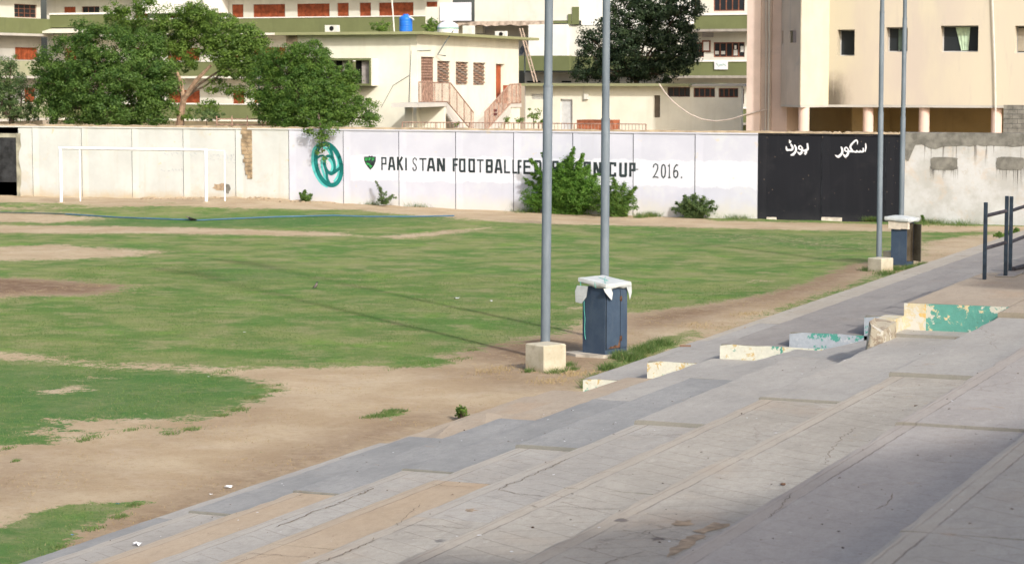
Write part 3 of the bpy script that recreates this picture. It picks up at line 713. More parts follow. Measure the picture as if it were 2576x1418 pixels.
# teal ring emblem
def e2(x, y): return (767.3+.10643*x, 339.6+.10643*y)
M_teal = simple("deep teal sign paint", (.008, .16, .155), .6, .2, 1.5); M_teal2 = simple("light turquoise sign paint", (.10, .50, .50), .6, .12, 2)
def ell(cx, cy, rx, ry, tilt, n=40):
    t = math.radians(tilt); return [(cx+rx*math.cos(a)*math.cos(t)-ry*math.sin(a)*math.sin(t), cy+rx*math.cos(a)*math.sin(t)+ry*math.sin(a)*math.cos(t)) for a in [2*math.pi*i/n for i in range(n)]]
def st_px(pts, wpx, closed=False): return stroke([W(*e2(*p)) for p in pts], [w_*.10643/58.0 for w_ in wpx] if isinstance(wpx, list) else wpx*.10643/58.0, closed)
def curve(pts, n=6):
    out = []
    for i in range(len(pts)-1):
        p0, p1, p2, p3 = pts[max(0, i-1)], pts[i], pts[i+1], pts[min(len(pts)-1, i+2)]
        for k in range(n):
            t = k/n; out.append(tuple(.5*((2*p1[j])+(-p0[j]+p2[j])*t+(2*p0[j]-5*p1[j]+4*p2[j]-p3[j])*t*t+(-p0[j]+3*p1[j]-3*p2[j]+p3[j])*t**3) for j in (0, 1)))
    return out+[pts[-1]]
lt = [curve([(330,230),(230,330),(190,480),(190,700),(240,880),(330,1050),(430,1160),(540,1215)]), curve([(430,290),(520,330),(580,400),(610,470)]),
      curve([(690,370),(750,480),(790,620),(790,720),(750,790)]), curve([(420,530),(395,640),(410,800),(440,900),(470,1000),(520,1100)]),
      curve([(560,560),(620,640),(650,730),(630,840),(600,880)]), curve([(800,850),(780,950),(730,1040),(680,1110)])]
pl = []
for c_, w_ in zip(lt, (80, 60, 60, 60, 62, 50)): pl += st_px(c_, w_)
paint(pl, 'painted_emblem_shade', M_teal2, mural_wall, .003)
pl = st_px(ell(562, 698, 290, 495, -13), 104, True)
for c_, w_ in ((ell(588, 700, 115, 205, -12, 30), 70),): pl += st_px(c_, w_, True)
for c_, w_ in ((curve([(300,545),(360,500),(430,490),(480,520),(540,500)]), 48), (curve([(540,230),(600,330),(640,430),(660,540),(700,650)]), 76), (curve([(650,300),(740,420),(830,560),(850,690),(820,790),(720,850)]), 76),
              (curve([(470,560),(460,680),(490,800),(515,920),(530,1040),(590,1160)]), 68), (curve([(560,900),(620,930),(690,900),(760,850)]), 52)): pl += st_px(c_, w_)
paint(pl, 'painted_emblem', M_teal, mural_wall, .010)
# small black and green shield
M_sg = simple("bright green sign paint", (.04, .30, .08), .6, .3, 9)
sh = [(1395,515),(1500,510),(1520,485),(1545,508),(1590,488),(1612,512),(1678,515),(1675,610),(1650,690),(1610,760),(1545,825),(1490,765),(1430,680),(1400,600)]
cen = (1540, 620)
paint([[W(*e2(*sh[i])), W(*e2(*sh[(i+1) % len(sh)])), W(*e2(*cen))] for i in range(len(sh))], 'painted_shield', M_ink, mural_wall, .003)
gr = [[(1420,540),(1490,535),(1480,590),(1445,620),(1420,600)], [(1505,535),(1565,535),(1540,590),(1505,610)], [(1580,535),(1650,535),(1630,590),(1585,615)], [(1440,650),(1540,680),(1530,720),(1460,700)], [(1500,700),(1560,710),(1600,740),(1550,785)]]
paint([[W(*e2(*p)) for p in g_] for g_ in gr], 'painted_shield_fill', M_sg, mural_wall, .010)
# white Urdu lettering on the black board
M_wp = simple("white sign paint", (.74, .75, .80), .6, .08, 3)
def u1(x, y): return W(1886.7+x*.62891/4.025, 327.0+y*.62891/4.025)
def ust(pts, ws): 
    c_ = curve([(*p, w_) for p, w_ in zip(pts, ws)], 4) if False else None
    P_ = curve(pts, 5); n = len(pts); wl = []
    for i in range(len(P_)):
        t = i/(len(P_)-1)*(n-1); k = min(n-2, int(t)); wl.append((ws[k]*(1-(t-k))+ws[k+1]*(t-k))*.15625/61)
    return stroke([u1(*p) for p in P_], wl)
words = [
 [([(918,215),(925,260),(925,310),(890,330),(850,335),(820,335)],[26,30,34,34,30,28])],          # be
 [([(905,345),(880,395)],[34,34])],                                                              # its dot
 [([(825,270),(800,258),(782,275),(790,305),(820,318),(838,300),(825,268)],[18,22,22,22,22,22,18]),([(838,290),(835,345),(800,385),(760,350)],[30,36,40,8])],  # waw
 [([(712,240),(738,300),(728,350),(690,395),(648,405)],[22,34,34,40,10])],                       # re
 [([(580,262),(592,318),(630,322),(672,318),(682,280),(650,225)],[14,34,30,34,34,26])],          # daal
 [([(628,160),(636,205)],[12,18]),([(652,175),(642,205),(622,208)],[20,20,10])],                 # its mark
 [([(1855,215),(1862,280),(1850,355)],[14,24,10])],                                              # alif
 [([(1818,290),(1822,340),(1790,352),(1770,335),(1765,352),(1735,352),(1715,335),(1705,355),(1660,345)],[20,30,26,18,26,24,18,26,22]),],  # seen
 [([(1722,235),(1725,190),(1700,168),(1650,210),(1612,270),(1640,330),(1670,350)],[10,20,26,30,32,32,20])],   # kaf
 [([(1665,350),(1610,345),(1575,340)],[24,30,24])],
 [([(1572,300),(1545,282),(1522,300),(1530,335),(1560,345),(1580,325),(1568,298)],[18,22,22,22,22,22,18]),([(1580,320),(1575,380),(1535,425),(1495,385)],[30,36,42,8])],
 [([(1462,270),(1485,330),(1470,385),(1420,430),(1370,405)],[20,34,36,42,10])],
]
for wd_ in words:
    pl = []
    for pts, ws in wd_: pl += ust(pts, ws)
    paint(pl, 'painted_letter', M_wp, board_wall, .004)

# ------------------------------------------------------------------ goal
M_white = simple("white painted pipe", (.80, .82, .88), .5, .06, 3)
goal = empty("football_goal", (gz(154, 505).x, 87.2, .1), "white football goal standing before the old wall", "goal")
GA = 84.2
gx0 = ga(154, 505, GA).x; gx1 = ga(519, 513, GA).x; gzt = ga(330, 375, GA).z
b = MB(); b.tube([(gx0, GA, -.2), (gx0, GA, gzt)], .068, 12); b.build('goal_post', M_white, goal)
b = MB(); b.tube([(gx1, GA, -.2), (gx1, GA, gzt)], .068, 12); b.build('goal_post', M_white, goal)
b = MB(); b.tube([(gx0-.06, GA, gzt), (gx1+.06, GA, gzt)], .064, 12); b.build('crossbar', M_white, goal)
GB = 85.4
bx0, bx1 = ga(202, 495, GB).x, ga(566, 505, GB).x; bzt = ga(540, 379, GB).z
for x in (bx0, bx1):
    b = MB(); b.tube([(x, GB, 0), (x, GB, bzt)], .028, 8); b.build('back_post', M_white, goal)
b = MB(); b.tube([(bx0, GB, bzt), (bx1, GB, bzt)], .014, 8); b.build('back_bar', M_white, goal)
for xa, xb in ((gx0, bx0), (gx1, bx1)):
    b = MB(); b.tube([(xa, GA, gzt), (xb, GB, bzt)], .014, 8); b.build('side_bar', M_white, goal)
b = MB(); b.lathe([(.0, 0), (.2, 0), (.16, .05), (0, .06)], (gx0, GA, float(ground_z(gx0, GA))-.02)); b.build('goal_foot', M_cop, goal)
b = MB(); b.lathe([(.0, 0), (.2, 0), (.16, .05), (0, .06)], (gx1, GA, float(ground_z(gx1, GA))-.02)); b.build('goal_foot', M_cop, goal)

# ------------------------------------------------------------------ floodlight poles
def pole_mat():
    m = N("blue grey pole paint"); v = m.pos()
    c = m.mix(m.ramp(m.noise(1.4, 6, .7, m.pos((2, 2, .6))), .35, .7), (.125, .155, .185), (.175, .21, .24))
    c = m.mix(m.math('MULTIPLY', m.ramp(m.noise(16, 5, .7, v), .66, .7), .6), c, (.15, .11, .09))
    c = m.mix(m.math('MULTIPLY', m.ramp(m.noise(7, 6, .7, m.pos((1, 1, .3))), .56, .7), .35), c, (.12, .14, .17))
    m.col(c); m.rough(.55); m.bump(m.noise(60, 3, .6, v), .15, .003); return m.m
M_pole = pole_mat(); M_lamp = simple("grey lamp housing", (.25, .26, .27), .5, .1)
M_glass = simple("lamp glass", (.5, .52, .55), .15, .05)
def flood_pole(bx, by, tx, ty, joints, rad, label, Htot=14.0, z0=0.0, mast_dir=(1, 0)):
    base = gz(bx, by, 0.0); d0 = base.y
    # second point on the axis at the same distance
    r = ray(tx, ty); fwd = Vector((-math.sin(ALPHA), math.cos(ALPHA), 0)); dist = base.dot(fwd)
    t = dist/Vector((r.x, r.y, 0)).dot(fwd); top = Vector((r.x*t, r.y*t, CAMH+r.z*t))
    dirv = (top-base)/(top.z-base.z)
    P = lambda z: base+dirv*z
    t_ = empty('floodlight_pole', base, label, 'pole', 'floodlight poles beside the pitch')
    zs = [z0]; rr = rad
    for jy in joints:
        rj = ray(tx, jy); tj = dist/Vector((rj.x, rj.y, 0)).dot(fwd); zs.append(CAMH+rj.z*tj)
    zs.append(Htot)
    for i in range(len(zs)-1):
        b = MB(); a, c_ = zs[i], zs[i+1]
        b.tube([P(a), P(c_-.02), P(c_)] if i < len(zs)-2 else [P(a), P(c_)], [rr, rr*.985, rr*.9] if i < len(zs)-2 else [rr, rr*.9], 20)
        b.build('pole_section', M_pole, t_); 
        if i < len(zs)-2:
            b = MB(); b.tube([P(c_-.035), P(c_+.01)], rr*1.03, 20); b.build('weld_collar', M_pole, t_)
        rr *= .87
    tp = P(Htot)
    for dz in (0, -.9):
        b = MB(); b.tube([tp+Vector((-.9, .3, dz)), tp+Vector((.9, -.3, dz))], .035, 8); b.build('cross_arm', M_pole, t_)
        for k in (-.8, 0, .8):
            c_ = tp+Vector((k*.95, -.3*k, dz+.22)); b = MB(); b.box(c_.x-.22, c_.x+.22, c_.y-.1, c_.y+.1, c_.z-.18, c_.z+.18, .03); b.build('floodlight', M_lamp, t_)
    return t_, P
def plinth(cx_px, bot_py, ang, L, H, name, label, mat, group=None):
    """square block whose near corner is seen at the pixel; ang = turn of its right face"""
    p = gz(cx_px, bot_py, 0)
    # camera-frame: corner toward us, right edge runs back-right
    rz = ALPHA+math.radians(ang)
    b = LMB((p.x, p.y, 0), rz); r = random.Random(int(cx_px))
    b.box(0, L, 0, L, -.2, H, .02); 
    o = b.build(name, mat, None, False, origin=(p.x, p.y, 0)); tag(o, label, 'block', group); return o, p, rz
def block_mat():
    m = N("weathered cast block"); v = m.pos(); Z = m.sep(v)[2]
    c = m.mix(m.ramp(m.noise(2.2, 6, .65, v), .35, .65), (.44, .40, .30), (.56, .52, .41))
    c = m.mix(m.math('MULTIPLY', m.ramp(m.noise(4, 6, .7, v), .55, .7), .5), c, (.33, .28, .2))
    c = m.mix(m.ramp(m.math('ADD', Z, m.math('MULTIPLY', m.noise(3, 4, .6, v), .3)), .12, .32, .6, 0), c, (.36, .27, .17))
    m.col(c); m.rough(.9); m.bump(m.noise(30, 6, .75, v), .5, .015); return m.m
M_cb = block_mat()
plinth(1368, 937, 39, .565, .52, 'concrete_plinth', "cast concrete block at the foot of the nearest pole", M_cb, 'plinths of the floodlight poles')
plinth(2217, 685, 40, .53, .40, 'concrete_plinth', "small cast concrete block at the foot of the far left pole", M_cb, 'plinths of the floodlight poles')
plinth(2252, 668, 40, .5, .42, 'concrete_plinth', "dark shaded concrete block behind the open cabinet", M_cb, 'plinths of the floodlight poles')
p1, P1 = flood_pole(1371.5, 903, 1381, 0, [215], .097, "nearest grey floodlight pole, left of the pair beside the closed cabinet")
flood_pole(1520, 852, 1525.5, 0, [299], .095, "grey floodlight pole rising behind the closed cabinet")
flood_pole(2211, 668, 2219.5, 0, [283, 30], .083, "far floodlight pole standing on the small block")
flood_pole(2266, 640, 2277, 0, [295, 46], .083, "farthest floodlight pole rising behind the open cabinet")
# cable down the farthest pole
# ------------------------------------------------------------------ switch cabinets
def navy(name, rust=.0):
    m = N(name); v = m.pos(); o = m.pos(kind='obj'); Z = m.sep(o)[2]
    c = m.mix(m.ramp(m.noise(1.6, 6, .7, v), .35, .7), (.042, .066, .108), (.062, .092, .135))
    c = m.mix(m.math('MULTIPLY', m.ramp(m.noise(6, 6, .7, m.pos((1, 1, .2))), .5, .75), .4), c, (.10, .125, .15))
    if rust:
        rn = m.noise(7, 7, .7, v, .3); lo = m.ramp(Z, .06, rust, .20, 0)
        c = m.mix(m.ramp(m.math('ADD', rn, lo), .70, .74), c, (.16, .07, .03))
    c = m.mix(m.math('MULTIPLY', m.ramp(m.noise(40, 3, .6, v), .7, .74), .5), c, (.22, .12, .07))
    m.col(c); m.rough(.5); m.bump(m.noise(9, 3, .5, v), .12, .01); return m.m
M_navy = navy("dark navy sheet metal"); M_navyd = navy("rust-edged navy door", .32)
def tarp():
    m = N("white tarpaulin"); v = m.pos()
    c = m.mix(m.ramp(m.noise(3, 5, .6, v), .35, .7), (.47, .50, .50), (.58, .61, .61))
    c = m.mix(m.math('MULTIPLY', m.ramp(m.noise(7, 6, .7, v), .58, .7), .5), c, (.50, .40, .28))
    m.col(c); m.rough(.5); m.bump(m.noise(8, 6, .65, m.pos((1, 1, 2))), .5, .04); return m.m
M_tarp = tarp(); M_rust = simple("rusted steel", (.12, .062, .04), .85, .4, 9); M_cord = simple("turquoise cord", (.10, .45, .38), .6, .1)
M_dark = simple("dark gap", (.012, .012, .014), .8, .1)
cabp = gz(1522, 893, .05); crz = ALPHA+math.radians(45)
cab = empty("switch_cabinet", (cabp.x, cabp.y, .05), "closed navy metal cabinet under a white tarpaulin, beside the near poles", "cabinet", "metal switch cabinets")
CW, CD, CH = .66, .63, 1.36
L_ = lambda: LMB((cabp.x, cabp.y, .05), crz)
b = L_(); b.box(0, CW, 0, CD, 0, CH, .008); b.build('cabinet_body', M_navy, cab, False)
b = L_(); b.box(.03, .425, -.022, -.003, .12, CH-.06, .004); b.build('cabinet_door', M_navyd, cab, False, label="wide rust-edged door leaf")
b = L_(); b.box(.445, .64, -.022, -.003, .12, CH-.06, .004); b.build('cabinet_door', M_navyd, cab, False, label="narrow door leaf")
b = L_(); b.box(.426, .444, -.006, -.002, .1, CH-.05); b.build('door_gap', M_dark, cab, False)
b = L_(); b.box(.012, .029, -.006, -.002, .1, CH-.1); b.build('door_gap', M_dark, cab, False)
for z in (.27, 1.08):
    b = L_(); b.box(.41, .475, -.035, -.024, z, z+.09, .004); b.tube([(.44, -.04, z-.01), (.44, -.04, z+.1)], .012, 6); b.build('hinge', M_rust, cab, False)
b = L_(); b.mesh([(.08, -.0235, .125), (.43, -.0235, .125), (.43, -.0235, .36), (.40, -.0235, .28), (.36, -.0235, .17), (.28, -.0235, .19), (.2, -.0235, .16), (.14, -.0235, .17)], [(0, 1, 2, 3, 4, 5, 6, 7)]); b.build('rust_patch', M_rust, cab, False)
# tarp: a sagging sheet tied round a wooden lid, wider than the body, high at the back
cov = tag(empty("tarpaulin", (cabp.x, cabp.y, CH)), "dirty white tarpaulin tied over the closed cabinet", "tarpaulin", "cabinet covers")
def cover(L, x0, x1, y0, y1, z0, z1f, zb, seed, name='cover_sheet', parent=None, dome=0.0, mat=None):
    r = random.Random(seed); n = 14; m_ = 12; vs = []; fs = []
    def top(u, v): 
        x = x0+(x1-x0)*u; y = y0+(y1-y0)*v
        z = z1f+(zb-z1f)*v*.9+dome*(math.sin(math.pi*u)*math.sin(math.pi*v))**.6+.005*math.sin(u*6+seed)*math.cos(v*5)+r.uniform(-.002, .002)
        return x, y, z
    for j in range(m_+1):
        for i in range(n+1): vs.append(top(i/n, j/m_))
    for j in range(m_):
        for i in range(n): a = j*(n+1)+i; fs.append((a, a+1, a+n+2, a+n+1))
    ring = [i for i in range(n+1)]+[j*(n+1)+n for j in range(1, m_+1)]+[m_*(n+1)+i for i in range(n-1, -1, -1)]+[j*(n+1) for j in range(m_-1, 0, -1)]
    prev = ring; cx, cy = (x0+x1)/2, (y0+y1)/2
    for k, (dz, sh) in enumerate(((-.02, 1.015), (-.075, 1.02), (-.10, .97), (-.115, .9))):
        st = len(vs)
        for q, i in enumerate(ring):
            x, y, z = vs[i]; wv = math.sin(q*.8+seed)*.006*k+r.uniform(-.004, .004)
            vs.append((cx+(x-cx)*(sh+wv), cy+(y-cy)*(sh+wv), (z if dome == 0 else max(z, z0))+dz+(r.uniform(-.005, .005)+.014*math.sin(q*.7+seed)*(k > 1))))
        cur = list(range(st, len(vs)))
        for q in range(len(ring)):
            q2 = (q+1) % len(ring); fs.append((prev[q], cur[q], cur[q2], prev[q2]))
        prev = cur
    b = L; b.mesh(vs, fs); b.sm = True; return b.build(name, mat or M_tarp, parent)
cover(L_(), -.055, .70, -.065, .69, CH, CH+.09, CH+.19, 3, parent=cov)
def flap(L, pts, parent, y=-.03, th=.012, name='loose_flap'):
    n = len(pts); vs = [(x, yy-.0, z) for x, yy, z in pts]+[(x+.004, yy+th, z) for x, yy, z in pts]
    L.mesh(vs, [tuple(range(n)), tuple(range(2*n-1, n-1, -1))]+[((i+1) % n, i, i+n, (i+1) % n+n) for i in range(n)]); return L.build(name, M_tarp, parent, False)
flap(L_(), [(-.085, .70, CH+.02), (-.085, .40, CH+.02), (-.10, .43, CH-.2), (-.115, .55, CH-.34), (-.105, .72, CH-.32), (-.09, .75, CH-.1)], cov, name='loose_flap')
flap(L_(), [(-.10, -.05, CH+.0), (.10, -.07, CH+.0), (.13, -.09, CH-.10), (.09, -.10, CH-.24), (.0, -.10, CH-.17), (-.09, -.08, CH-.07)], cov)
flap(L_(), [(.56, -.06, CH+.02), (.74, -.05, CH+.0), (.735, -.06, CH-.13), (.67, -.07, CH-.27), (.63, -.07, CH-.14)], cov)
b = L_(); b.tube([(-.075, .62, CH+.10), (-.08, .6, CH+.0), (-.03, .56, CH-.3), (-.012, .57, CH-.5), (-.02, .54, CH-.65), (-.012, .56, CH-.85), (-.012, .55, CH-1.0), (-.02, .52, CH-1.08)], .006, 5); b.build('cord', M_cord, cov)
b = L_(); b.tube([(-.075, .2, CH+.0), (-.06, .24, CH+.11), (.3, .2, CH+.125), (.35, .5, CH+.165)], .006, 5); b.build('cord', M_cord, cov)
b = L_(); b.tube([(-.06, -.04, CH+.0), (.0, .0, CH+.105), (.3, .3, CH+.14), (.55, .5, CH+.165)], .006, 5); b.build('cord', M_cord, cov)
pad = LMB((cabp.x, cabp.y, 0), crz); r = random.Random(2)
ring = [(-.16, -.1), (.3, -.14), (.8, -.1), (.8, .75), (.3, .8), (-.2, 1.0), (-.36, .5)]
pad.mesh([(x, y, -.1) for x, y in ring]+[(x*.97+.01, y*.97+.01, .055+r.uniform(-.012, .006)) for x, y in ring]+[(.25, .3, .06)], [(i, (i+1) % 7, (i+1) % 7+7, i+7) for i in range(7)]+[(i+7, (i+1) % 7+7, 14) for i in range(7)])
o = pad.build('concrete_pad', simple("rough grey pad", (.42, .38, .32), .95, .2, 4, bump=.5), None, False, origin=(cabp.x, cabp.y, 0)); tag(o, "low rough concrete pad under the closed cabinet", "pad")
# second cabinet, door hanging open
c2 = gz(2280, 668, .03); crz2 = ALPHA+math.radians(56)
cab2 = empty("switch_cabinet", (c2.x, c2.y, .03), "open navy metal cabinet under a white cover, beside the far poles", "cabinet", "metal switch cabinets")
L2 = lambda: LMB((c2.x, c2.y, .03), crz2)
CW2, CD2, CH2 = .52, .51, 1.26; M_in = simple("brown inside of cabinet", (.17, .14, .10), .8, .2, 3)
for nm, bx in (('cabinet_side', (0, .02, 0, CD2, 0, CH2)), ('cabinet_side', (CW2-.02, CW2, 0, CD2, 0, CH2)), ('cabinet_back', (.02, CW2-.02, CD2-.02, CD2, 0, CH2)), ('cabinet_top', (0, CW2, 0, CD2, CH2, CH2+.02)), ('cabinet_sill', (.02, CW2-.02, 0, .05, 0, .1))):
    b = L2(); b.box(*bx, .004); b.build(nm, M_navy, cab2, False)
b = L2(); b.box(.022, .03, .02, CD2-.022, .1, CH2-.01); b.build('inner_lining', M_in, cab2, False)
b = L2(); b.box(.03, CW2-.022, CD2-.035, CD2-.022, .02, CH2-.01); b.build('inner_lining', M_in, cab2, False)
b = L2(); b.box(CW2-.03, CW2-.022, .02, CD2-.04, .1, CH2-.01); b.build('inner_lining', M_in, cab2, False)
b = LMB(L2().M @ Vector((CW2, 0, 0)), ALPHA-math.radians(70)); b.box(0, .45, -.02, 0, .12, CH2-.02, .004); b.build('cabinet_door', simple("weathered olive door", (.13, .115, .085), .7, .25, 3), cab2, False, label="olive door leaf hanging open")
cov2 = tag(empty("tarpaulin", (c2.x, c2.y, CH2)), "greyish white rounded cover over the open cabinet", "tarpaulin", "cabinet covers")
cover(L2(), -.10, .72, -.08, .68, CH2+.06, CH2+.14, CH2+.20, 8, parent=cov2, dome=.05)
M_ply = simple("pale cardboard strip", (.62, .55, .46), .85, .12, 4)
for i in range(3):
    b = L2(); b.box(-.06, -.03, -.02+.2*i, .16+.2*i+.02, CH2-.16-.02*i % .03, CH2+.08, .003); b.build('cover_strip', M_ply, cov2, False)
b = L2(); b.box(-.06, .09, -.05, -.03, CH2-.17, CH2+.08, .003); b.build('cover_strip', M_ply, cov2, False)
# ------------------------------------------------------------------ guard rail on the upper platform
M_rail = simple("dark blue railing paint", (.022, .034, .05), .5, .25, 8); M_rail2 = simple("dark scuffed rail pipe", (.04, .037, .045), .6, .3, 12)
rail = empty("guard_rail", (-7.2, 37.5, 2.49), "dark blue pipe railing at the right edge of the upper platform", "railing")
PR = [(2476.5, 703, 508), (2529.5, 696, 492), (2541, 684, 493)]
pp = []
for px, by, ty in PR:
    p = gz(px, by, 2.49); s = FPX/(p.dot(Vector((-math.sin(ALPHA), math.cos(ALPHA), 0)))); h = (by-ty)/s; pp.append((p, h))
pp.append((pp[2][0]+Vector((.1, 2.0, 0)), 1.27)); pp.append((pp[2][0]+Vector((.2, 4.2, 0)), 1.27))
for p, h in pp:
    b = MB(); b.box(p.x-.028, p.x+.028, p.y-.028, p.y+.028, p.z-.01, p.z+h, .006); b.build('rail_post', M_rail, rail, False)
for i in (0, 2, 3):
    a, c_ = pp[i][0], pp[i+1][0]
    for h0, h1 in ((.49, .55), (1.0, 1.05)):
        b = MB(); b.tube([a+Vector((0, 0, h0)), c_+Vector((0, 0, h1))], .03, 8); b.build('rail_bar', M_rail2, rail)
b = MB(); b.tube([pp[2][0]+Vector((.05, 0, .05)), pp[4][0]+Vector((.3, 0, .06))], .04, 8); b.build('foot_bar', M_rail2, rail)
b = MB(); b.box(pp[1][0].x-.15, pp[2][0].x+.25, pp[1][0].y-.1, pp[2][0].y+.25, 2.49, 2.51, .005); b.build('post_footing', CM['worn'], rail, False)
# ------------------------------------------------------------------ unseen sheets added above the stand, shaped only to cast shade on it
M_blocker = simple("grey blocker sheet", (.35, .36, .36), .5, .1)
def roof(pts, z, label):
    n = len(pts); b = MB(); b.mesh([(x, y, z) for x, y in pts]+[(x, y, z+.12) for x, y in pts], [tuple(range(n-1, -1, -1)), tuple(range(n, 2*n))]+[(i, (i+1) % n, (i+1) % n+n, i+n) for i in range(n)])
    t = empty('shade_blocker', (pts[0][0], pts[0][1], 3.5), label, 'canopy'); b.build('shade_sheet', M_blocker, t, False)
    for x, y in (pts[0], pts[-1]):
        q = MB(); q.tube([(x+2.5, y, 3), (x+2.5, y, z)], .08, 8); q.build('shade_post', M_blocker, t)
_o = (5.8*.756/.601*1.0, -5.8*.654/.601*1.0)
roof([(x+_o[0]*.6*1.0, y+_o[1]*.6) for x, y in [(1.9, -1), (8.8, -1), (8.8, 15.5), (7.4, 15.5), (5.2, 11.1), (3.4, 7.5), (1.9, 7.4)]], 13.0, "added unseen sheet above the near stand, shaped to cast its soft shade")
roof([(x+_o[0]*.6, y+_o[1]*.6) for x, y in [(1.9, 27.0), (14, 25.0), (14, 70), (1.9, 70)]], 13.0, "added unseen sheet above the far upper platform, shaped to cast its soft shade")
# ------------------------------------------------------------------ buildings behind the wall
CREAM = (.69,.68,.585); GREEN = (.20, .24, .105)
M_cream = plaster("house cream plaster", (.69, .68, .585), (.48, .44, .33), .2, .25)  # cream is the walls' own paint colour
M_cream2 = plaster("pale cream plaster", (.64, .63, .56), (.42, .38, .30), .3, .3)
M_white2 = plaster("white plaster", (.72, .72, .69), (.45, .42, .36), .2, .3)
M_green = plaster("olive green parapet paint", (.135, .155, .07), (.09, .10, .055), .35, .4)
M_reddoor = simple("red-brown painted wood", (.28, .07, .028), .6, .25, 3)
M_glassd = N("dark window glass"); M_glassd.col((.022, .026, .03)); M_glassd.rough(.25); M_glassd = M_glassd.m
M_frame = simple("brown window frame", (.22, .085, .05), .6, .2, 4)
M_pink = plaster("pink plaster", (.60, .49, .43), (.40, .34, .28), .3, .3)
M_ywall = plaster("yellow plaster", (.60, .555, .40), (.45, .36, .24), .2, .25)
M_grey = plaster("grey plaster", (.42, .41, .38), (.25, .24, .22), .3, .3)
M_alum = simple("aluminium frame", (.42, .43, .44), .4, .1)
M_acw = simple("off-white metal", (.62, .62, .58), .5, .1); M_iron = simple("rusty brown ironwork", (.34, .22, .17), .7, .3, 6)
def holed(P, s0, s1, z0, z1, holes, out, th, name, mat, parent, label=None):
    """wall slab on a plane with real openings; holes: (s0,s1,z0,z1)"""
    S = sorted({s0, s1}|{max(s0, min(s1, h[i])) for h in holes for i in (0, 1)}); Z = sorted({z0, z1}|{max(z0, min(z1, h[i])) for h in holes for i in (2, 3)})
    solid = lambda i, j: 0 <= i < len(S)-1 and 0 <= j < len(Z)-1 and not any(h[0]-1e-6 <= S[i] and S[i+1] <= h[1]+1e-6 and h[2]-1e-6 <= Z[j] and Z[j+1] <= h[3]+1e-6 for h in holes)
    b = MB(); f, k = out, out-th
    for i in range(len(S)-1):
        for j in range(len(Z)-1):
            if not solid(i, j): continue
            a, c, d, e = S[i], S[i+1], Z[j], Z[j+1]
            b.poly([P.at(a, d, f), P.at(c, d, f), P.at(c, e, f), P.at(a, e, f)]); b.poly([P.at(c, d, k), P.at(a, d, k), P.at(a, e, k), P.at(c, e, k)])
            if not solid(i-1, j): b.poly([P.at(a, d, k), P.at(a, d, f), P.at(a, e, f), P.at(a, e, k)])
            if not solid(i+1, j): b.poly([P.at(c, d, f), P.at(c, d, k), P.at(c, e, k), P.at(c, e, f)])
            if not solid(i, j-1): b.poly([P.at(a, d, k), P.at(c, d, k), P.at(c, d, f), P.at(a, d, f)])
            if not solid(i, j+1): b.poly([P.at(a, e, f), P.at(c, e, f), P.at(c, e, k), P.at(a, e, k)])
    return b.build(name, mat, parent, False, label=label)
def window(P, r, parent, out=-.12, nm=2, frame=None, glass=None, bars=0, fw=.05, name='window'):
    frame = frame or M_frame; glass = glass or M_glassd; s0, s1, z0, z1 = r
    b = MB(); b.obox(P, s0, s1, z0, z0+fw, out-.05, out); b.obox(P, s0, s1, z1-fw, z1, out-.05, out)
    b.obox(P, s0, s0+fw, z0+fw, z1-fw, out-.05, out); b.obox(P, s1-fw, s1, z0+fw, z1-fw, out-.05, out)
    for k in range(1, nm): x = s0+(s1-s0)*k/nm; b.obox(P, x-fw/2, x+fw/2, z0+fw, z1-fw, out-.049, out-.001)
    for k in range(bars): z = z0+(z1-z0)*(k+1)/(bars+1); b.obox(P, s0+fw, s1-fw, z-fw*.35, z+fw*.35, out-.045, out-.005)
    o = b.build(name, frame, parent, False)
    q = MB(); q.obox(P, s0+.01, s1-.01, z0+.01, z1-.01, out-.045, out-.03); q.build('pane', glass, o, False)
    return o
def boxp(P, s0, s1, z0, z1, o0, o1, name, mat, parent, label=None):
    b = MB(); b.obox(P, s0, s1, z0, z1, o0, o1); return b.build(name, mat, parent, False, label=label)
def shutter(P, r, parent, nm=3, out=-.1, mat=None, name='shutter'):
    mat = mat or M_reddoor; s0, s1, z0, z1 = r; w_ = (s1-s0)/nm
    for k in range(nm):
        a = s0+w_*k+.01; c = s0+w_*(k+1)-.01
        b = MB(); b.obox(P, a, c, z0+.01, z1-.01, out-.04, out); b.obox(P, a, a+.05, z0+.01, z1-.01, out, out+.015); b.obox(P, c-.05, c, z0+.01, z1-.01, out, out+.015)
        b.obox(P, a+.05, c-.05, z1-.08, z1-.01, out, out+.015); b.obox(P, a+.05, c-.05, z0+.01, z0+.08, out, out+.015); b.build(name, mat, parent, False)

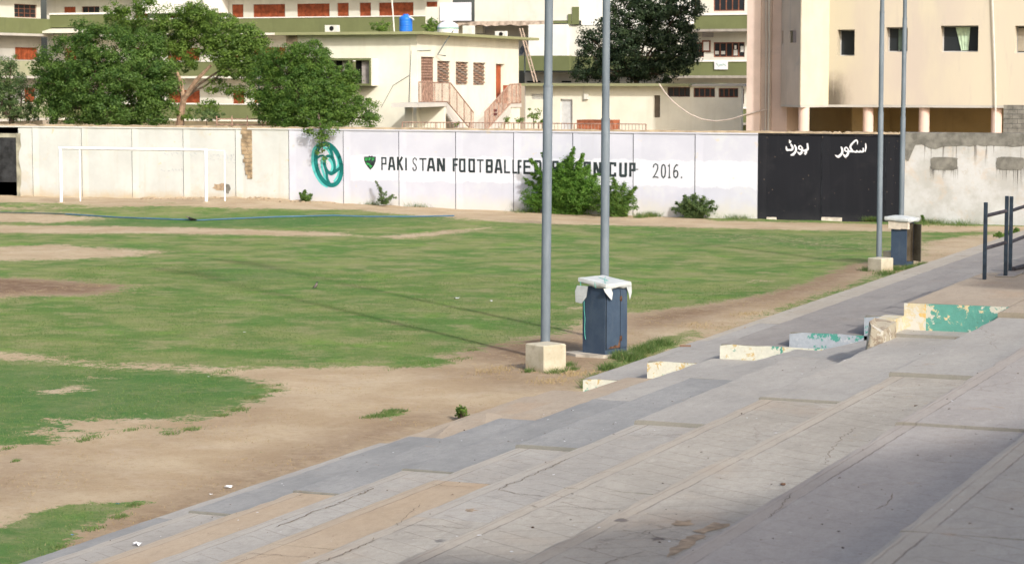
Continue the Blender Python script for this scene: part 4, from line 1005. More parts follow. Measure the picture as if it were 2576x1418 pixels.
# ---- the large school block far behind
SA = 150.0; PA = Plane((0, SA), (1, 0)); PAw = Plane((0, SA+1.6), (1, 0))
school = empty("school_building", (PA.at(PA.hit(700, 60)[0], 0)), "long three-storey cream block with olive green parapets and red-brown shutters", "building")
zf = lambda py, px=900: PA.hit(px, py)[1]
xl, xr = PA.hit(88, 60)[0], PA.hit(1112, 60)[0]
levels = [zf(41)+3.18*k for k in (-2, -1, 0, 1)]            # parapet tops
rows_px = [(583,612,4,40,'d'),(637,717,5,39,'s4'),(747,829,3,38,'s4'),(848,877,4,36,'d'),(904,933,4,36,'dt'),(953,1040,3,36,'s4'),(1072,1100,0,18,'d'),(340,372,4,38,'d'),(420,500,5,39,'s4'),(160,190,4,38,'d'),(205,250,4,38,'w')]
for li, zt in enumerate(levels):
    holes = []
    for x0, x1, y0, y1, kd in rows_px:
        r = list(PAw.rect(x0, y0, x1, y1)); dz = zt-levels[2]; r[2] = levels[2]+.02+dz-(0 if kd[0] == 's' else 0); r[3] = r[2]+.98 if kd[0] == 's' else r[2]+1.0
        if kd == 'd' or kd == 'dt': r[2] -= 1.0
        holes.append((r, kd))
    holed(PAw, xl, xr, zt-1.05, zt+2.13-.003, [h[0] for h in holes], 0, .25, 'wall', M_cream2, school)
    for r, kd in holes:
        if kd[0] == 'd': boxp(PAw, r[0]+.02, r[1]-.02, r[2]+.01, r[3]-.02, -.14, -.1, 'door', M_reddoor, school)
        elif kd[0] == 's': shutter(PAw, r, school, 4)
        else: window(PAw, r, school, nm=3)
    boxp(PA, xl, xr, zt-1.13, zt-.07, -.15, 0, 'parapet', M_green, school)
    boxp(PA, xl, xr, zt-.068, zt, -.2, .05, 'parapet_cap', M_white2, school)
    boxp(PA, xl, xr, zt-1.3, zt-1.132, -1.6, -.02, 'floor_slab', M_cream2, school)
boxp(PAw, xl, xr, -.2, levels[0]-1.06, -.26, 0, 'wall', M_cream2, school)
# white stair wall behind the tree
s0, s1 = PA.hit(362, 10)[0], PA.hit(548, 10)[0]
boxp(PA, s0, s1, zf(28), 16, -1.5, .25, 'wall', M_white2, school, label="bare white upper wall")
b = MB(); b.tube([PA.at(PA.hit(522, 10)[0], zf(60), .4), PA.at(PA.hit(522, 10)[0], 16, .4)], .22, 10); b.build('vent_pipe', M_acw, school)
# ---- right part of the school seen beside the pink tower
school2 = empty("school_building", PA.at(PA.hit(1790, 60)[0], 0), "cream school wing with two olive green parapets between the dark tree and the pink tower", "building")
s0, s1 = PA.hit(1560, 60)[0], PA.hit(1905, 60)[0]
lv2 = [PA.hit(1800, 152)[1]-3.18, PA.hit(1800, 152)[1], PA.hit(1800, 35)[1]]
wr = [[(1795,1873,104,141,5),(1735,1771,104,141,3),(1640,1700,104,141,4)], [(1795,1873,-18,23,5),(1725,1762,-18,23,3)]]
for li, zt in enumerate(lv2):
    hs = []
    for x0, x1, y0, y1, nm in wr[0 if li < 2 else 1]:
        r = list(PAw.rect(x0, y0, x1, y1)); r[2] = zt+.22 if li else zt+.22; r[3] = r[2]+1.02; hs.append((r, nm))
    holed(PAw, s0, s1, zt-1.05, zt+2.13-.003, [h[0] for h in hs], 0, .25, 'wall', M_cream2, school2)
    for r, nm in hs:
        o = window(PAw, r, school2, nm=nm, out=-.08, fw=.07)
        if li == 1 and nm == 5:
            wdt = (r[1]-r[0])/5
            for k, (a, h0, h1) in enumerate(((0, .2, .42), (1, .2, .42), (3, .12, .5), (3.12, .55, .8), (4.1, .35, .75))):
                boxp(PAw, r[0]+wdt*a+.08, r[0]+wdt*(a+1)-.09 if k != 3 else r[0]+wdt*3.9-.12, r[2]+h0, r[2]+h1, -.11, -.1, 'paper_notice', M_white2, school2)
    boxp(PA, s0, s1, zt-1.03, zt-.1, -.15, 0, 'parapet', M_green, school2)
    boxp(PA, s0, s1, zt-.098, zt+.03, -.2, .07, 'parapet_cap', M_white2, school2)
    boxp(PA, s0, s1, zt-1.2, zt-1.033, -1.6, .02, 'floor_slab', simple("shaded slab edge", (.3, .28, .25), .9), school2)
boxp(PAw, s0, s1, -.2, lv2[0]-1.06, -.26, 0, 'wall', M_cream2, school2)
r = PAw.rect(1815, 170-0, 1768, 90); q = PAw.rect(1767, 102, 1788, 131)
boxp(PAw, q[0], q[1], q[2], q[3], .01, .08, 'notice_case', M_frame, school2)
boxp(PAw, q[0]+.1, q[1]-.1, q[2]+.1, q[3]-.1, .081, .09, 'notice_sheet', M_white2, school2)
q = PAw.rect(1767, 80, 1795, 94); boxp(PAw, q[0], q[1], q[2], q[3], .01, .05, 'name_board', simple("grey name board", (.40, .38, .38), .7, .1), school2)
q = PA.rect(1798, 152, 1832, 175)
sgn = tag(boxp(PA, q[0], q[1], q[2], q[3], .075, .11, 'sign_board', simple("white sign board", (.66, .67, .70), .6, .05), None), "small white sign with faint green script hung on the green parapet", "sign")
b = MB(); rr_ = random.Random(6)
for i in range(9):
    u = q[0]+.12+(q[1]-q[0]-.24)*i/9; v_ = (q[2]+q[3])/2+rr_.uniform(-.1, .1)
    b.tube([PA.at(u, v_+.06, .116), PA.at(u+.05, v_-.04, .116), PA.at(u+.1, v_+rr_.uniform(-.05, .1), .116)], .012, 4)
b.build('sign_script', simple("green script", (.05, .25, .2), .7), sgn, False)
# ---- left wing, running toward us
xc = ga(136, 60, SA).x
PL = Plane((xc, SA), (0, 1)); wing = empty("school_wing", PL.at(-4, 0), "shaded cream wing with olive parapets at the far left edge", "building")
PLw = Plane((xc, SA), (0, 1), -1.2)
sA = PL.hit(-60, 60)[0]; zL = [PL.hit(60, 46)[1]-6.36, PL.hit(60, 46)[1]-3.18, PL.hit(60, 46)[1], PL.hit(60, 46)[1]+3.18]
for li, zt in enumerate(zL):
    r = list(PLw.rect(36, 8, 93, 43)); r[2] = zt+.10; r[3] = zt+1.1
    hs = [r]
    if li == 1: r[2] = zt+.08; r[3] = zt+1.02
    if li == 0: r = list(PLw.rect(62, 225, 89, 262)); r[2] = zt+.02; r[3] = zt+1.15; hs = [r]
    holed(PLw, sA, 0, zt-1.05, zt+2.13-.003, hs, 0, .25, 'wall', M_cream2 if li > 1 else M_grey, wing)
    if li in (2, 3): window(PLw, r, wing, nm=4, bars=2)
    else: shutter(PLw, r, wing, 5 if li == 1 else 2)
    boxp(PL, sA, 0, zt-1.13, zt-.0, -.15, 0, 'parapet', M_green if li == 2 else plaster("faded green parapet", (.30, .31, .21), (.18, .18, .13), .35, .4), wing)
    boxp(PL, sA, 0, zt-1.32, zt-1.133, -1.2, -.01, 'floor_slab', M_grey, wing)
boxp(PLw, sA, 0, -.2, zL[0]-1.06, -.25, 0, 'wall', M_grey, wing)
q = PA.rect(134, 38, 208, 70); b = MB(); b.obox(PA, q[0], q[1]+3.5, q[2], q[3], .02, .5); b.build('stair_parapet', M_green, wing, False, label="projecting green stair parapet")
boxp(PA, q[0], q[1]+3.5, q[3]+.002, q[3]+.14, -.1, .56, 'parapet_cap', M_white2, wing)
q = PA.rect(122, 70, 240, 83); b = MB(); b.mesh([PA.at(q[0], q[2]+.1, 1.6), PA.at(q[1], q[2]+.1, 1.6), PA.at(q[1]+.5, q[3], .02), PA.at(q[0]+.6, q[3], .02), PA.at(q[0], q[2]-.05, 1.6), PA.at(q[1], q[2]-.05, 1.6), PA.at(q[1]+.5, q[3]-.15, .02), PA.at(q[0]+.6, q[3]-.15, .02)], [(0,1,2,3),(7,6,5,4),(0,4,5,1),(3,2,6,7),(0,3,7,4),(1,5,6,2)]); b.build('canopy', M_cream2, wing, False)
ac = tag(boxp(PL, PL.hit(2, 100)[0], PL.hit(14, 100)[0], PL.hit(8, 110)[1], PL.hit(8, 92)[1], -1.1, -.6, 'air_conditioner', simple("grey cooler case", (.3, .31, .32), .5), None), "grey air conditioner under the left wing's green parapet", "air conditioner")

# ---- white annex in the middle
AA = 132.0; PX = Plane((0, AA), (1, 0)); annex = empty("annex_building", PX.at(PX.hit(1300, 100)[0], 0), "patched white annex with a green band and ragged upper wall behind the stair house", "building")
def rx(x0, y0, x1, y1, P=PX): return P.rect(x0, y0, x1, y1)
q = rx(1194, -60, 1456, 53); boxp(PX, *q, -2.0, 0, 'upper_wall', M_cream2, annex, "large ragged-edged cream upper wall")
q = rx(1456.5, -60, 1720, 62); boxp(PX, *q, -2.0, -.4, 'upper_wall', M_white2, annex)
q = rx(1440, 18, 1457, 62); boxp(PX, *q, .002, .06, 'green_strip', M_green, annex)
q = rx(1392, 53.5, 1436, 59); boxp(PX, *q, -.5, .03, 'green_strip', M_green, annex)
q = rx(1430, 36, 1438, 62); boxp(PX, *q, .005, .09, 'green_strip', M_green, annex)
zlow = PX.hit(1300, 62)[1]
q = rx(1110, 54, 1392, 61.5); b = MB(); r = random.Random(3); n = 24; vs = []
for i in range(n+1):
    s = q[0]+(q[1]-q[0])*i/n; vs += [PX.at(s, q[3], .02), PX.at(s, q[2]-r.uniform(0, .14), .12), PX.at(s, q[2]-.02, -1.5), PX.at(s, q[3], -1.5)]
b.mesh(vs, [(i*4+k, (i+1)*4+k, (i+1)*4+(k+1) % 4, i*4+(k+1) % 4) for i in range(n) for k in range(4)]+[(0, 1, 2, 3), (n*4+3, n*4+2, n*4+1, n*4)])
b.build('broken_slab_edge', simple("broken brown slab edge", (.38, .31, .25), .9, .3, 3, bump=.5), annex, False)
boxp(PX, *rx(1100, 60, 1600, 142), -2.2, -1.9, 'back_wall', M_grey, annex)
boxp(PX, *rx(1334, 62, 1431, 141), -1.9, .3, 'white_panel', M_white2, annex)
boxp(PX, *rx(1431.4, 64, 1700, 141), -1.9, -.1, 'side_wall', M_cream2, annex)
boxp(PX, *rx(1306, 140.6, 1437, 178), -1.85, .35, 'parapet', M_green, annex)
boxp(PX, *rx(1437.3, 141.4, 1700, 176), -1.85, -.05, 'parapet', M_green, annex)
boxp(PX, *rx(1300, 182, 1640, 330), -2.2, -1.3, 'lower_wall', M_grey, annex)
for x0, x1 in ((1306, 1340), (1394, 1418)): boxp(PX, *rx(x0, 204, x1, 208), -1.3, -1.25, 'vent_slit', M_dark, annex)
boxp(PX, *rx(1112, 60, 1195, 84), -1.6, -1.2, 'lower_wall', M_cream2, annex)
boxp(PX, *rx(1072, 18, 1112, 60), -1.0, .1, 'stair_wall', M_cream, annex)
q = rx(1110, 7, 1188.5, 53); bn = tag(boxp(PX, q[0], q[1], q[2], q[3], .16, .2, 'blank_banner', simple("lilac white sheet", (.68, .69, .76), .7, .05), None), "large blank white board hung on the annex above the dome tank", "board")
q = rx(1455, 42, 1520, 140, Plane((0, 126), (1, 0))); 
# ---- two-storey stair house
HC = ga(1048, 200, 94.3); ang = math.radians(5.9)
PF = Plane((HC.x, HC.y), (1, 0)); PR_ = Plane((HC.x, HC.y), (-math.sin(ang), math.cos(ang)))
house = empty("stair_house", (HC.x, HC.y, 0), "two-storey cream house with green roof slab and twin outside staircases", "house")
zr = PF.hit(1040, 87)[1]; sl0 = PF.hit(735, 150)[0]; sr1 = PR_.hit(1305, 150)[0]
bay = PF.rect(845, 147, 950, 216)
holed(PF, sl0, 0, -.2, zr, [bay], 0, .3, 'front_wall', M_cream, house)
dr1 = PR_.rect(1059.5, 143.5, 1093, 256.5); w1 = PR_.rect(1100, 154, 1133, 210); w2 = PR_.rect(1146.5, 156, 1179, 213.5); w3 = PR_.rect(1190.5, 158, 1222, 214.5); dr2 = PR_.rect(1247.5, 161, 1269.5, 262)
b_ = holed(PR_, .001, sr1, -.2, zr, [dr1, w1, w2, w3, dr2], 0, .3, 'side_wall', M_cream, house)
# roof slab following both faces with overhang
e = .55; c3 = PF.at(sl0-.6, 0, e); cor = Vector((HC.x+e*1.05, HC.y-e, 0)); c4 = PR_.at(sr1+1.9, 0, e); c5 = PR_.at(sr1+1.9, 0, -9); c6 = PF.at(sl0-.6, 0, -14)
ring = [c3, cor, c4, c5, c6]; n = 5
zt_ = PF.hit(1040, 81)[1]+.02
b = MB(); b.mesh([(p.x, p.y, zr) for p in ring]+[(p.x, p.y, zt_) for p in ring], [(4,3,2,1,0),(5,6,7,8,9)]+[(i, (i+1) % n, (i+1) % n+n, i+n) for i in range(n)]); b.build('roof_slab', plaster("weathered olive slab edge", (.27, .28, .15), (.2, .2, .13), .4, .4), house, False)
b = MB(); ins = [c3+Vector((1, .6, 0)), cor+Vector((-.6, .7, 0)), c4+Vector((-.8, -.5, 0)), c5, c6]; b.mesh([(p.x, p.y, 0) for p in ins]+[(p.x, p.y, zr-.01) for p in ins], [(i, (i+1) % 5, (i+1) % 5+5, i+5) for i in range(5)][2:4]); 
q = PF.rect(722, 88, 748, 150); b = MB(); b.obox(PF, q[0], q[1], -.2, zr-.002, -.4, .1); b.build('stone_pillar', simple("brown stone pillar", (.36, .29, .22), .9, .3, 3, bump=.5), house, False)
# projecting window bay
q = PF.rect(700, 147, 963, 218); fr = .62
def frame_box(P, s0, s1, z0, z1, t, o0, o1, mat, parent, name):
    for a in ((s0, s1, z0, z0+t), (s0, s1, z1-t, z1), (s0, s0+t, z0+t, z1-t), (s1-t, s1, z0+t, z1-t)): boxp(P, *a, o0, o1, name, mat, parent)
s0b, s1b = PF.hit(700, 180)[0], PF.hit(948, 180)[0]; zb0, zb1 = PF.hit(900, 216)[1], PF.hit(900, 147)[1]
boxp(PF, s0b, s1b, zb1-.1, zb1, 0.01, fr, 'bay_frame', M_green, house); boxp(PF, s0b, s1b, zb0, zb0+.1, .01, fr, 'bay_frame', M_green, house)
boxp(PF, s1b-.09, s1b, zb0+.1, zb1-.1, fr-.1, fr+.001, 'bay_frame', M_green, house)
boxp(PF, s1b+.001, s1b+.06, zb0, zb1, .01, fr-.02, 'bay_cheek', M_cream, house)
M_louv = simple("grey louvre blade", (.36, .33, .32), .6, .15, 3); mw = (s1b-.1-s0b)/5
for k in range(6):
    x = s1b-.09-mw*k; 
    if k: boxp(PF, x-.05, x+.05, zb0+.1, zb1-.1, fr-.25, fr-.01, 'mullion', M_green, house)
    if k < 5:
        boxp(PF, x-mw+.12, x-.55*mw, zb0+.1, zb1-.1, fr-.45, fr-.42, 'bay_pane', M_dark, house); boxp(PF, x-.5*mw, x-.12, zb0+.1, zb1-.1, fr-.3, fr-.27, 'louvre_leaf', M_louv, house)
# lattice-brick windows
M_lat = [simple("lattice block %d" % i, c, .9, .15, 5) for i, c in enumerate(((.30, .19, .14), (.24, .20, .17), (.34, .23, .17)))]; M_mort = simple("dark slate strip", (.16, .15, .14), .9)
for r in (w1, w2, w3):
    boxp(PR_, r[0], r[1], r[2], r[3], -.22, -.2, 'lattice_back', M_mort, house)
    n = 12; m_ = 4; h = (r[3]-r[2])/n; wd = (r[1]-r[0])/m_
    for j in range(n):
        for i in range(m_):
            b = MB(); a = r[0]+wd*i+.02; z = r[2]+h*j+.018; dz = .03 if (i+j) % 2 else 0
            b.obox(PR_, a, a+wd-.03, z, z+h-.02-dz, -.2, -.05-(.05 if (i+j) % 2 else 0)); b.build('lattice_brick', M_lat[(i*2+j*5) % 3], house, False)
# doors
b = MB(); b.obox(PR_, dr1[0], dr1[1], dr1[2], dr1[3], -.12, -.08); b.build('door', simple("weathered brown door", (.20, .115, .085), .7, .3, 3), house, False, label="slatted weathered brown door on the landing")
dmo = [o for o in house.children if o.name.startswith('door')][-1]
for k in range(9):
    s = dr1[0]+(dr1[1]-dr1[0])*(k+.5)/9; b = MB(); b.obox(PR_, s-.03, s+.03, dr1[2]+.05, dr1[2]+1.0, -.079, -.05); b.build('door_slat', M_iron, dmo, False)
for k in range(7):
    z = dr1[2]+1.1+k*.13; b = MB(); b.obox(PR_, dr1[0]+.05, dr1[1]-.05, z, z+.07, -.079, -.05); b.build('door_slat', M_iron, dmo, False)
b = MB(); b.obox(PR_, dr2[0], dr2[1]-.15, dr2[2], dr2[3]-.05, -.2, -.16); b.build('door', simple("orange-red door", (.36, .085, .03), .6, .2, 3), house, False, label="orange-red upper door")
# staircases
M_conc = plaster("pale stair concrete", (.52, .50, .47), (.35, .33, .3), .3, .3)
OUT = 1.25; PO = Plane((HC.x, HC.y), (-math.sin(ang), math.cos(ang)), OUT)
l0, l1 = PO.hit(1052, 262)[0], PO.hit(1124, 262)[0]; zs1, zs0 = PO.hit(1088, 258.5)[1], PO.hit(1088, 269)[1]
boxp(PR_, l0, l1, zs0, zs1, 0.002, OUT, 'landing_slab', M_conc, house)
boxp(PR_, l1-.25, l1-.02, -.2, zs0-.002, 0.003, OUT-.05, 'landing_wall', M_cream, house); boxp(PR_, (l0+l1)/2-.2, (l0+l1)/2-.05, -.2, zs0-.002, 0.003, .35, 'landing_rib', M_cream, house)
def stair_run(sa, za, sb, zb, nsteps, parent):
    for k in range(nsteps):
        t0, t1 = k/nsteps, (k+1)/nsteps; s0_, s1_ = sa+(sb-sa)*t0, sa+(sb-sa)*t1; z = za+(zb-za)*(k+.5)/nsteps
        boxp(PR_, min(s0_, s1_), max(s0_, s1_), z-.38, z, .004, OUT-.004, 'stair_step', M_conc, parent)
s2, z2 = PO.hit(1161, 312); s2b = l1+(s2-l1)*1.5; z2b = zs1+(z2-zs1)*1.5
stair_run(l1, zs1-.1, s2b, z2b, 15, house)
b = MB(); b.poly([PR_.at(l1, zs1-.0, OUT+.01), PR_.at(l1, zs0-.1, OUT+.01), PR_.at(s2b, z2b-.35, OUT+.01), PR_.at(s2b, z2b+.1, OUT+.01)][::-1]); b.poly([PR_.at(l1, zs1, OUT-.05), PR_.at(l1, zs0-.1, OUT-.05), PR_.at(s2b, z2b-.35, OUT-.05), PR_.at(s2b, z2b+.1, OUT-.05)]); b.poly([PR_.at(l1, zs1, OUT+.01), PR_.at(s2b, z2b+.1, OUT+.01), PR_.at(s2b, z2b+.1, OUT-.05), PR_.at(l1, zs1, OUT-.05)]); b.build('stringer', M_conc, house, False)
def railing(pts_px, low_px, name, label, nb, out=OUT, extra=None):
    t = empty(name, PR_.at(PO.hit(*pts_px[0])[0], PO.hit(*pts_px[0])[1]-1, out), label, 'railing', 'rusty railings of the outside stairs')
    tp = [PO.hit(*p) for p in pts_px]; lo = [PO.hit(*p) for p in low_px]
    for q_ in (tp, lo):
        b = MB(); b.tube([PR_.at(s, z, out) for s, z in q_], .03, 6); b.build('hand_rail' if q_ is tp else 'bottom_rail', M_iron, t)
    ss = [p[0] for p in tp]; 
    for k in range(nb+1):
        s = ss[0]+(ss[-1]-ss[0])*k/nb; xs = [p[0] for p in tp]; 
        zt2 = np.interp(s, sorted(xs), [z for _, z in sorted(tp)]); zl2 = np.interp(s, sorted(p[0] for p in lo), [z for _, z in sorted(lo)])
        b = MB(); b.tube([PR_.at(s, zl2, out), PR_.at(s, zt2, out)], .014 if k % 6 else .03, 4); b.build('baluster', M_iron, t)
    return t
railing([(1053.6, 206.7), (1133, 208.8), (1191.2, 283.3)], [(1053.6, 256), (1125, 256), (1191.2, 335)], 'stair_railing', "rusty railing down the left outside stair", 44)
m0, m1 = PO.hit(1285.6, 262)[0], PO.hit(1312, 262)[0]
boxp(PR_, m0, m1, PO.hit(1300, 270)[1], PO.hit(1300, 261)[1], .004, OUT, 'landing_slab', M_conc, house); boxp(PR_, m0+.3, m1-.1, -.2, PO.hit(1300, 270)[1]-.002, .005, OUT-.05, 'landing_wall', M_cream, house)
s3, z3 = PO.hit(1248, 309); sq = m0+(s3-m0)*1.5; zq = PO.hit(1300, 261)[1]+(z3-PO.hit(1300, 261)[1])*1.5
stair_run(m0, PO.hit(1300, 261)[1]-.1, sq, zq, 15, house)
railing([(1219.6, 281.9), (1282.7, 212.4), (1309.7, 211)], [(1219.6, 332), (1284, 260), (1309.7, 259)], 'stair_railing', "rusty railing up the right outside stair with two dark rosettes", 48)
b = MB(); 
for yy in (278, 287.5): s, z = PO.hit(1244, yy); b.tube([PR_.at(s-.12, z, OUT+.04), PR_.at(s+.12, z, OUT+.04)], .07, 6)
b.build('rosette', simple("dark red rosette", (.12, .04, .04), .7), [o for o in C.objects if o.name.startswith('stair_railing')][-1], False)
boxp(PR_, PO.hit(1311, 230)[0], PO.hit(1322, 230)[0], PR_.hit(1315, 262)[1], PR_.hit(1315, 214)[1], .3, .36, 'plank_door', M_reddoor, house, "red-brown plank door past the right landing")
# wires and lamp on the facade
M_wire = simple("thin dark cable", (.10, .12, .12), .7)
b = MB(); b.tube([PR_.at(*PR_.hit(1112, 78), .55), PR_.at(*PR_.hit(1104, 108), .3), PR_.at(*PR_.hit(1095, 138), .12), PR_.at(*PR_.hit(1105, 141), .3)], .03, 6); b.build('lamp_bracket', M_wire, house)
for pts in ([(1035, 128), (1032, 190), (1030, 250), (1028, 302)], [(1035, 128), (1062, 128), (1082, 127)], [(1030, 190), (990, 215), (960, 270)]):
    b = MB(); b.tube([PF.at(*PF.hit(min(x, 1046), y), .03) for x, y in pts] if pts[-1][0] < 1046 else [PR_.at(max(0, PR_.hit(x, y)[0]), PR_.hit(x, y)[1], .03) for x, y in pts], .012, 4); b.build('wall_cable', M_wire, house)

# ---- low outbuilding with a long roof slab
OA = 118.5; PB_ = Plane((0, OA), (1, 0)); outb = empty("outbuilding", PB_.at(PB_.hit(1500, 250)[0], 0), "low cream outbuilding with flat slab roof, its right half in shade", "building")
Rb = lambda x0, y0, x1, y1: PB_.rect(x0, y0, x1, y1)
hd = Rb(1409, 249.5, 1440, 330); hn = Rb(1645, 240, 1660.5, 296); hv = Rb(1337, 236.5, 1369, 250)
hw = [Rb(1678.6, 219.6, 1735.7, 244), Rb(1744.5, 221, 1798.4, 245), Rb(1807.6, 222, 1857, 245.5)]
zro = PB_.hit(1500, 217)[1]
holed(PB_, Rb(1322, 0, 1330, 1)[0], PB_.hit(1865.5, 260)[0], -.2, zro, [hd, hn, hv]+hw, 0, .3, 'wall', M_cream, outb)
b = MB(); b.obox(PB_, PB_.hit(1310, 210)[0], PB_.hit(1742, 210)[0], zro+.002, zro+.15, -6, .6); b.build('roof_slab', plaster("mossy slab edge", (.25, .26, .15), (.2, .18, .12), .4, .4), outb, False)
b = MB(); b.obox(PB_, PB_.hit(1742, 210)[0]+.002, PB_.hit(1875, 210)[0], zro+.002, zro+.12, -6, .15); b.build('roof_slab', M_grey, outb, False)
boxp(PB_, hd[0], hd[1], hd[2], hd[3]-.04, -.2, -.15, 'door', simple("light grey metal door", (.50, .52, .54), .5, .08), outb)
boxp(PB_, hn[0], hn[1], hn[2], hn[3], -.2, -.15, 'window_leaf', simple("brown slatted leaf", (.12, .10, .08), .7), outb)
for k in range(8):
    for j in range(3):
        s = hv[0]+(hv[1]-hv[0])*k/8; z = hv[2]+(hv[3]-hv[2])*j/3; boxp(PB_, s+.01, s+.055, z+.01, z+.09, -.15, -.03, 'vent_block', M_acw, outb)
for i, r in enumerate(hw): window(PB_, r, outb, nm=4, out=-.1, frame=M_frame if i else simple("dark brown frame", (.10, .05, .04), .7))
q = Rb(1471, 237, 1481, 250); boxp(PB_, *q, .01, .15, 'meter_box', M_acw, outb)
b = MB(); b.tube([PB_.at(PB_.hit(1470, 213)[0], zro-.01, .1), PB_.at(PB_.hit(1470, 240)[0], PB_.hit(1470, 254)[1], .05)], .02, 6); b.build('conduit', M_acw, outb)
b = MB(); pts = [(1658, 211), (1672, 232), (1690, 253), (1710, 270), (1735, 287), (1765, 300), (1800, 305), (1840, 300), (1880, 287), (1930, 275)]
PCb = Plane((0, 112.3), (1, 0)); b.tube([PCb.at(*PCb.hit(x, y), 0) for x, y in pts], .035, 6); cb = b.build('hanging_cable', simple("pale cable", (.45, .40, .36), .7), None); tag(cb, "pale cable sagging across the shaded wall of the outbuilding", "cable")
# strip of green and white between outbuilding and tower
boxp(PAw, PA.hit(1860, 250)[0], PA.hit(1890, 250)[0], .5, PA.hit(1870, 280)[1], .8, 1.2, 'planter_wall', M_green, school2)

# ---- pink and yellow block at the right
TA = 112.5; PT_ = Plane((0, TA), (1, 0)); pinkb = empty("apartment_block", PT_.at(PT_.hit(2200, 200)[0], 0), "pink and yellow block raised on round columns, with deep-set windows", "building")
tz = 15.0
def colour_wall():
    m = N("blotched pink and yellow plaster"); v = m.pos(); X, Y, Z = m.sep(v)
    pk = m.ramp(m.noise(.35, 4, .55, m.pos((1, 1, .35))), .40, .60)
    base = m.mix(pk, (.455, .405, .355), (.50, .46, .365)); rt = m.ramp(X, wc_x1, wc_x2)
    base = m.mix(m.math('MULTIPLY', rt, .7), base, (.55, .50, .40))
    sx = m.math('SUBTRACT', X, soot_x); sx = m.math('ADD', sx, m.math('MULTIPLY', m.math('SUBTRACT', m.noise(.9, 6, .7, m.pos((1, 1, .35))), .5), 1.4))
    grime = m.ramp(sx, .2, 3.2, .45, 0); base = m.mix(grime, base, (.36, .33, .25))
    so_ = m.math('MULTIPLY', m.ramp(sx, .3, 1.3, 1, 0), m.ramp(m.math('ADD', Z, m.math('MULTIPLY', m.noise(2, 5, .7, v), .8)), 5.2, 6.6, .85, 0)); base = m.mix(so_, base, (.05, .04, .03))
    base = m.mix(m.math('MULTIPLY', m.ramp(m.noise(1.6, 6, .7, m.pos((2.2, 2.2, .25))), .54, .7), .3), base, (.40, .36, .33))
    base = m.mix(m.math('MULTIPLY', m.ramp(m.noise(5, 6, .75, v), .62, .66), .25), base, (.36, .35, .36))
    m.col(base); m.rough(.9); m.bump(m.noise(12, 6, .7, v), .2, .015); return m.m
cvx = ga(2015, 170, 109.6); ccv = ga(2085, 170, 112.0); lfx = ga(1965, 170, TA)
wc_x1, wc_x2, soot_x = ga(2330, 170, 112).x, ga(2500, 170, 112).x, ccv.x
M_blot = colour_wall()
M_stain = plaster("grey stained pink plaster", (.44, .36, .31), (.24, .23, .22), .85, .5)
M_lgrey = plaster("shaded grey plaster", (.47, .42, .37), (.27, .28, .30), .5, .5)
zu = ga(2300, 264.5, 112.0).z
s0 = PT_.hit(1880, 200)[0]; s1 = PT_.hit(1914, 200)[0]; s2 = lfx.x
boxp(PT_, s0, s1, -.2, tz, -4, .12, 'corner_pier', M_pink, pinkb, "plain pink corner pier")
boxp(PT_, s1+.002, PT_.hit(1940, 200)[0], -.2, tz, -4, .0, 'stained_wall', M_stain, pinkb)
boxp(PT_, PT_.hit(1940, 200)[0]+.002, s2+.3, -.2, tz, -4, -.1, 'stained_wall', plaster("rosy stained plaster", (.50, .40, .35), (.30, .27, .25), .6, .5), pinkb)
for px, rr2 in ((1935, .05), (1927, .03)):
    b = MB(); s = PT_.hit(px, 200)[0]; b.tube([PT_.at(s, 0, .1), PT_.at(s+.02, 7.9, .1), PT_.at(s, 8, .13), PT_.at(s, tz, .12)], rr2, 8); b.build('drain_pipe', M_grey, pinkb)
# bay with its shaded left cheek
PLc = Plane((lfx.x, lfx.y), (cvx.x-lfx.x, cvx.y-lfx.y)); Lc = (Vector((cvx.x, cvx.y))-Vector((lfx.x, lfx.y))).length
ho = [PLc.rect(1987, 77, 2003.5, 108), PLc.rect(1963, 78, 1970.5, 111)]
ho = [(max(.02, a), b2, c_, d) for a, b2, c_, d in ho]
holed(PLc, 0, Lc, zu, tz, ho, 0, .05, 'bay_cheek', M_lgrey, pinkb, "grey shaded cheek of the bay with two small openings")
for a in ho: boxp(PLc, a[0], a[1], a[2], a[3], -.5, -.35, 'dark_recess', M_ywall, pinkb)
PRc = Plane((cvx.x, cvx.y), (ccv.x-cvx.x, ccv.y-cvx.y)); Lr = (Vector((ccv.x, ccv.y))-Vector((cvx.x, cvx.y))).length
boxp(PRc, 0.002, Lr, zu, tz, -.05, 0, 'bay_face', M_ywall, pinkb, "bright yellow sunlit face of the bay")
PM = Plane((0, 112.0), (1, 0)); wn_ = [(2107, 75, 2150, 141, 1), (2229, 69, 2283, 131, 2), (2366, 65, 2461, 131, 2), (2553, 65, 2640, 134, 2)]
hs = [PM.rect(*w_[:4]) for w_ in wn_]
holed(PM, ccv.x, ccv.x+26, zu, tz, hs, 0, .62, 'main_wall', M_blot, pinkb)
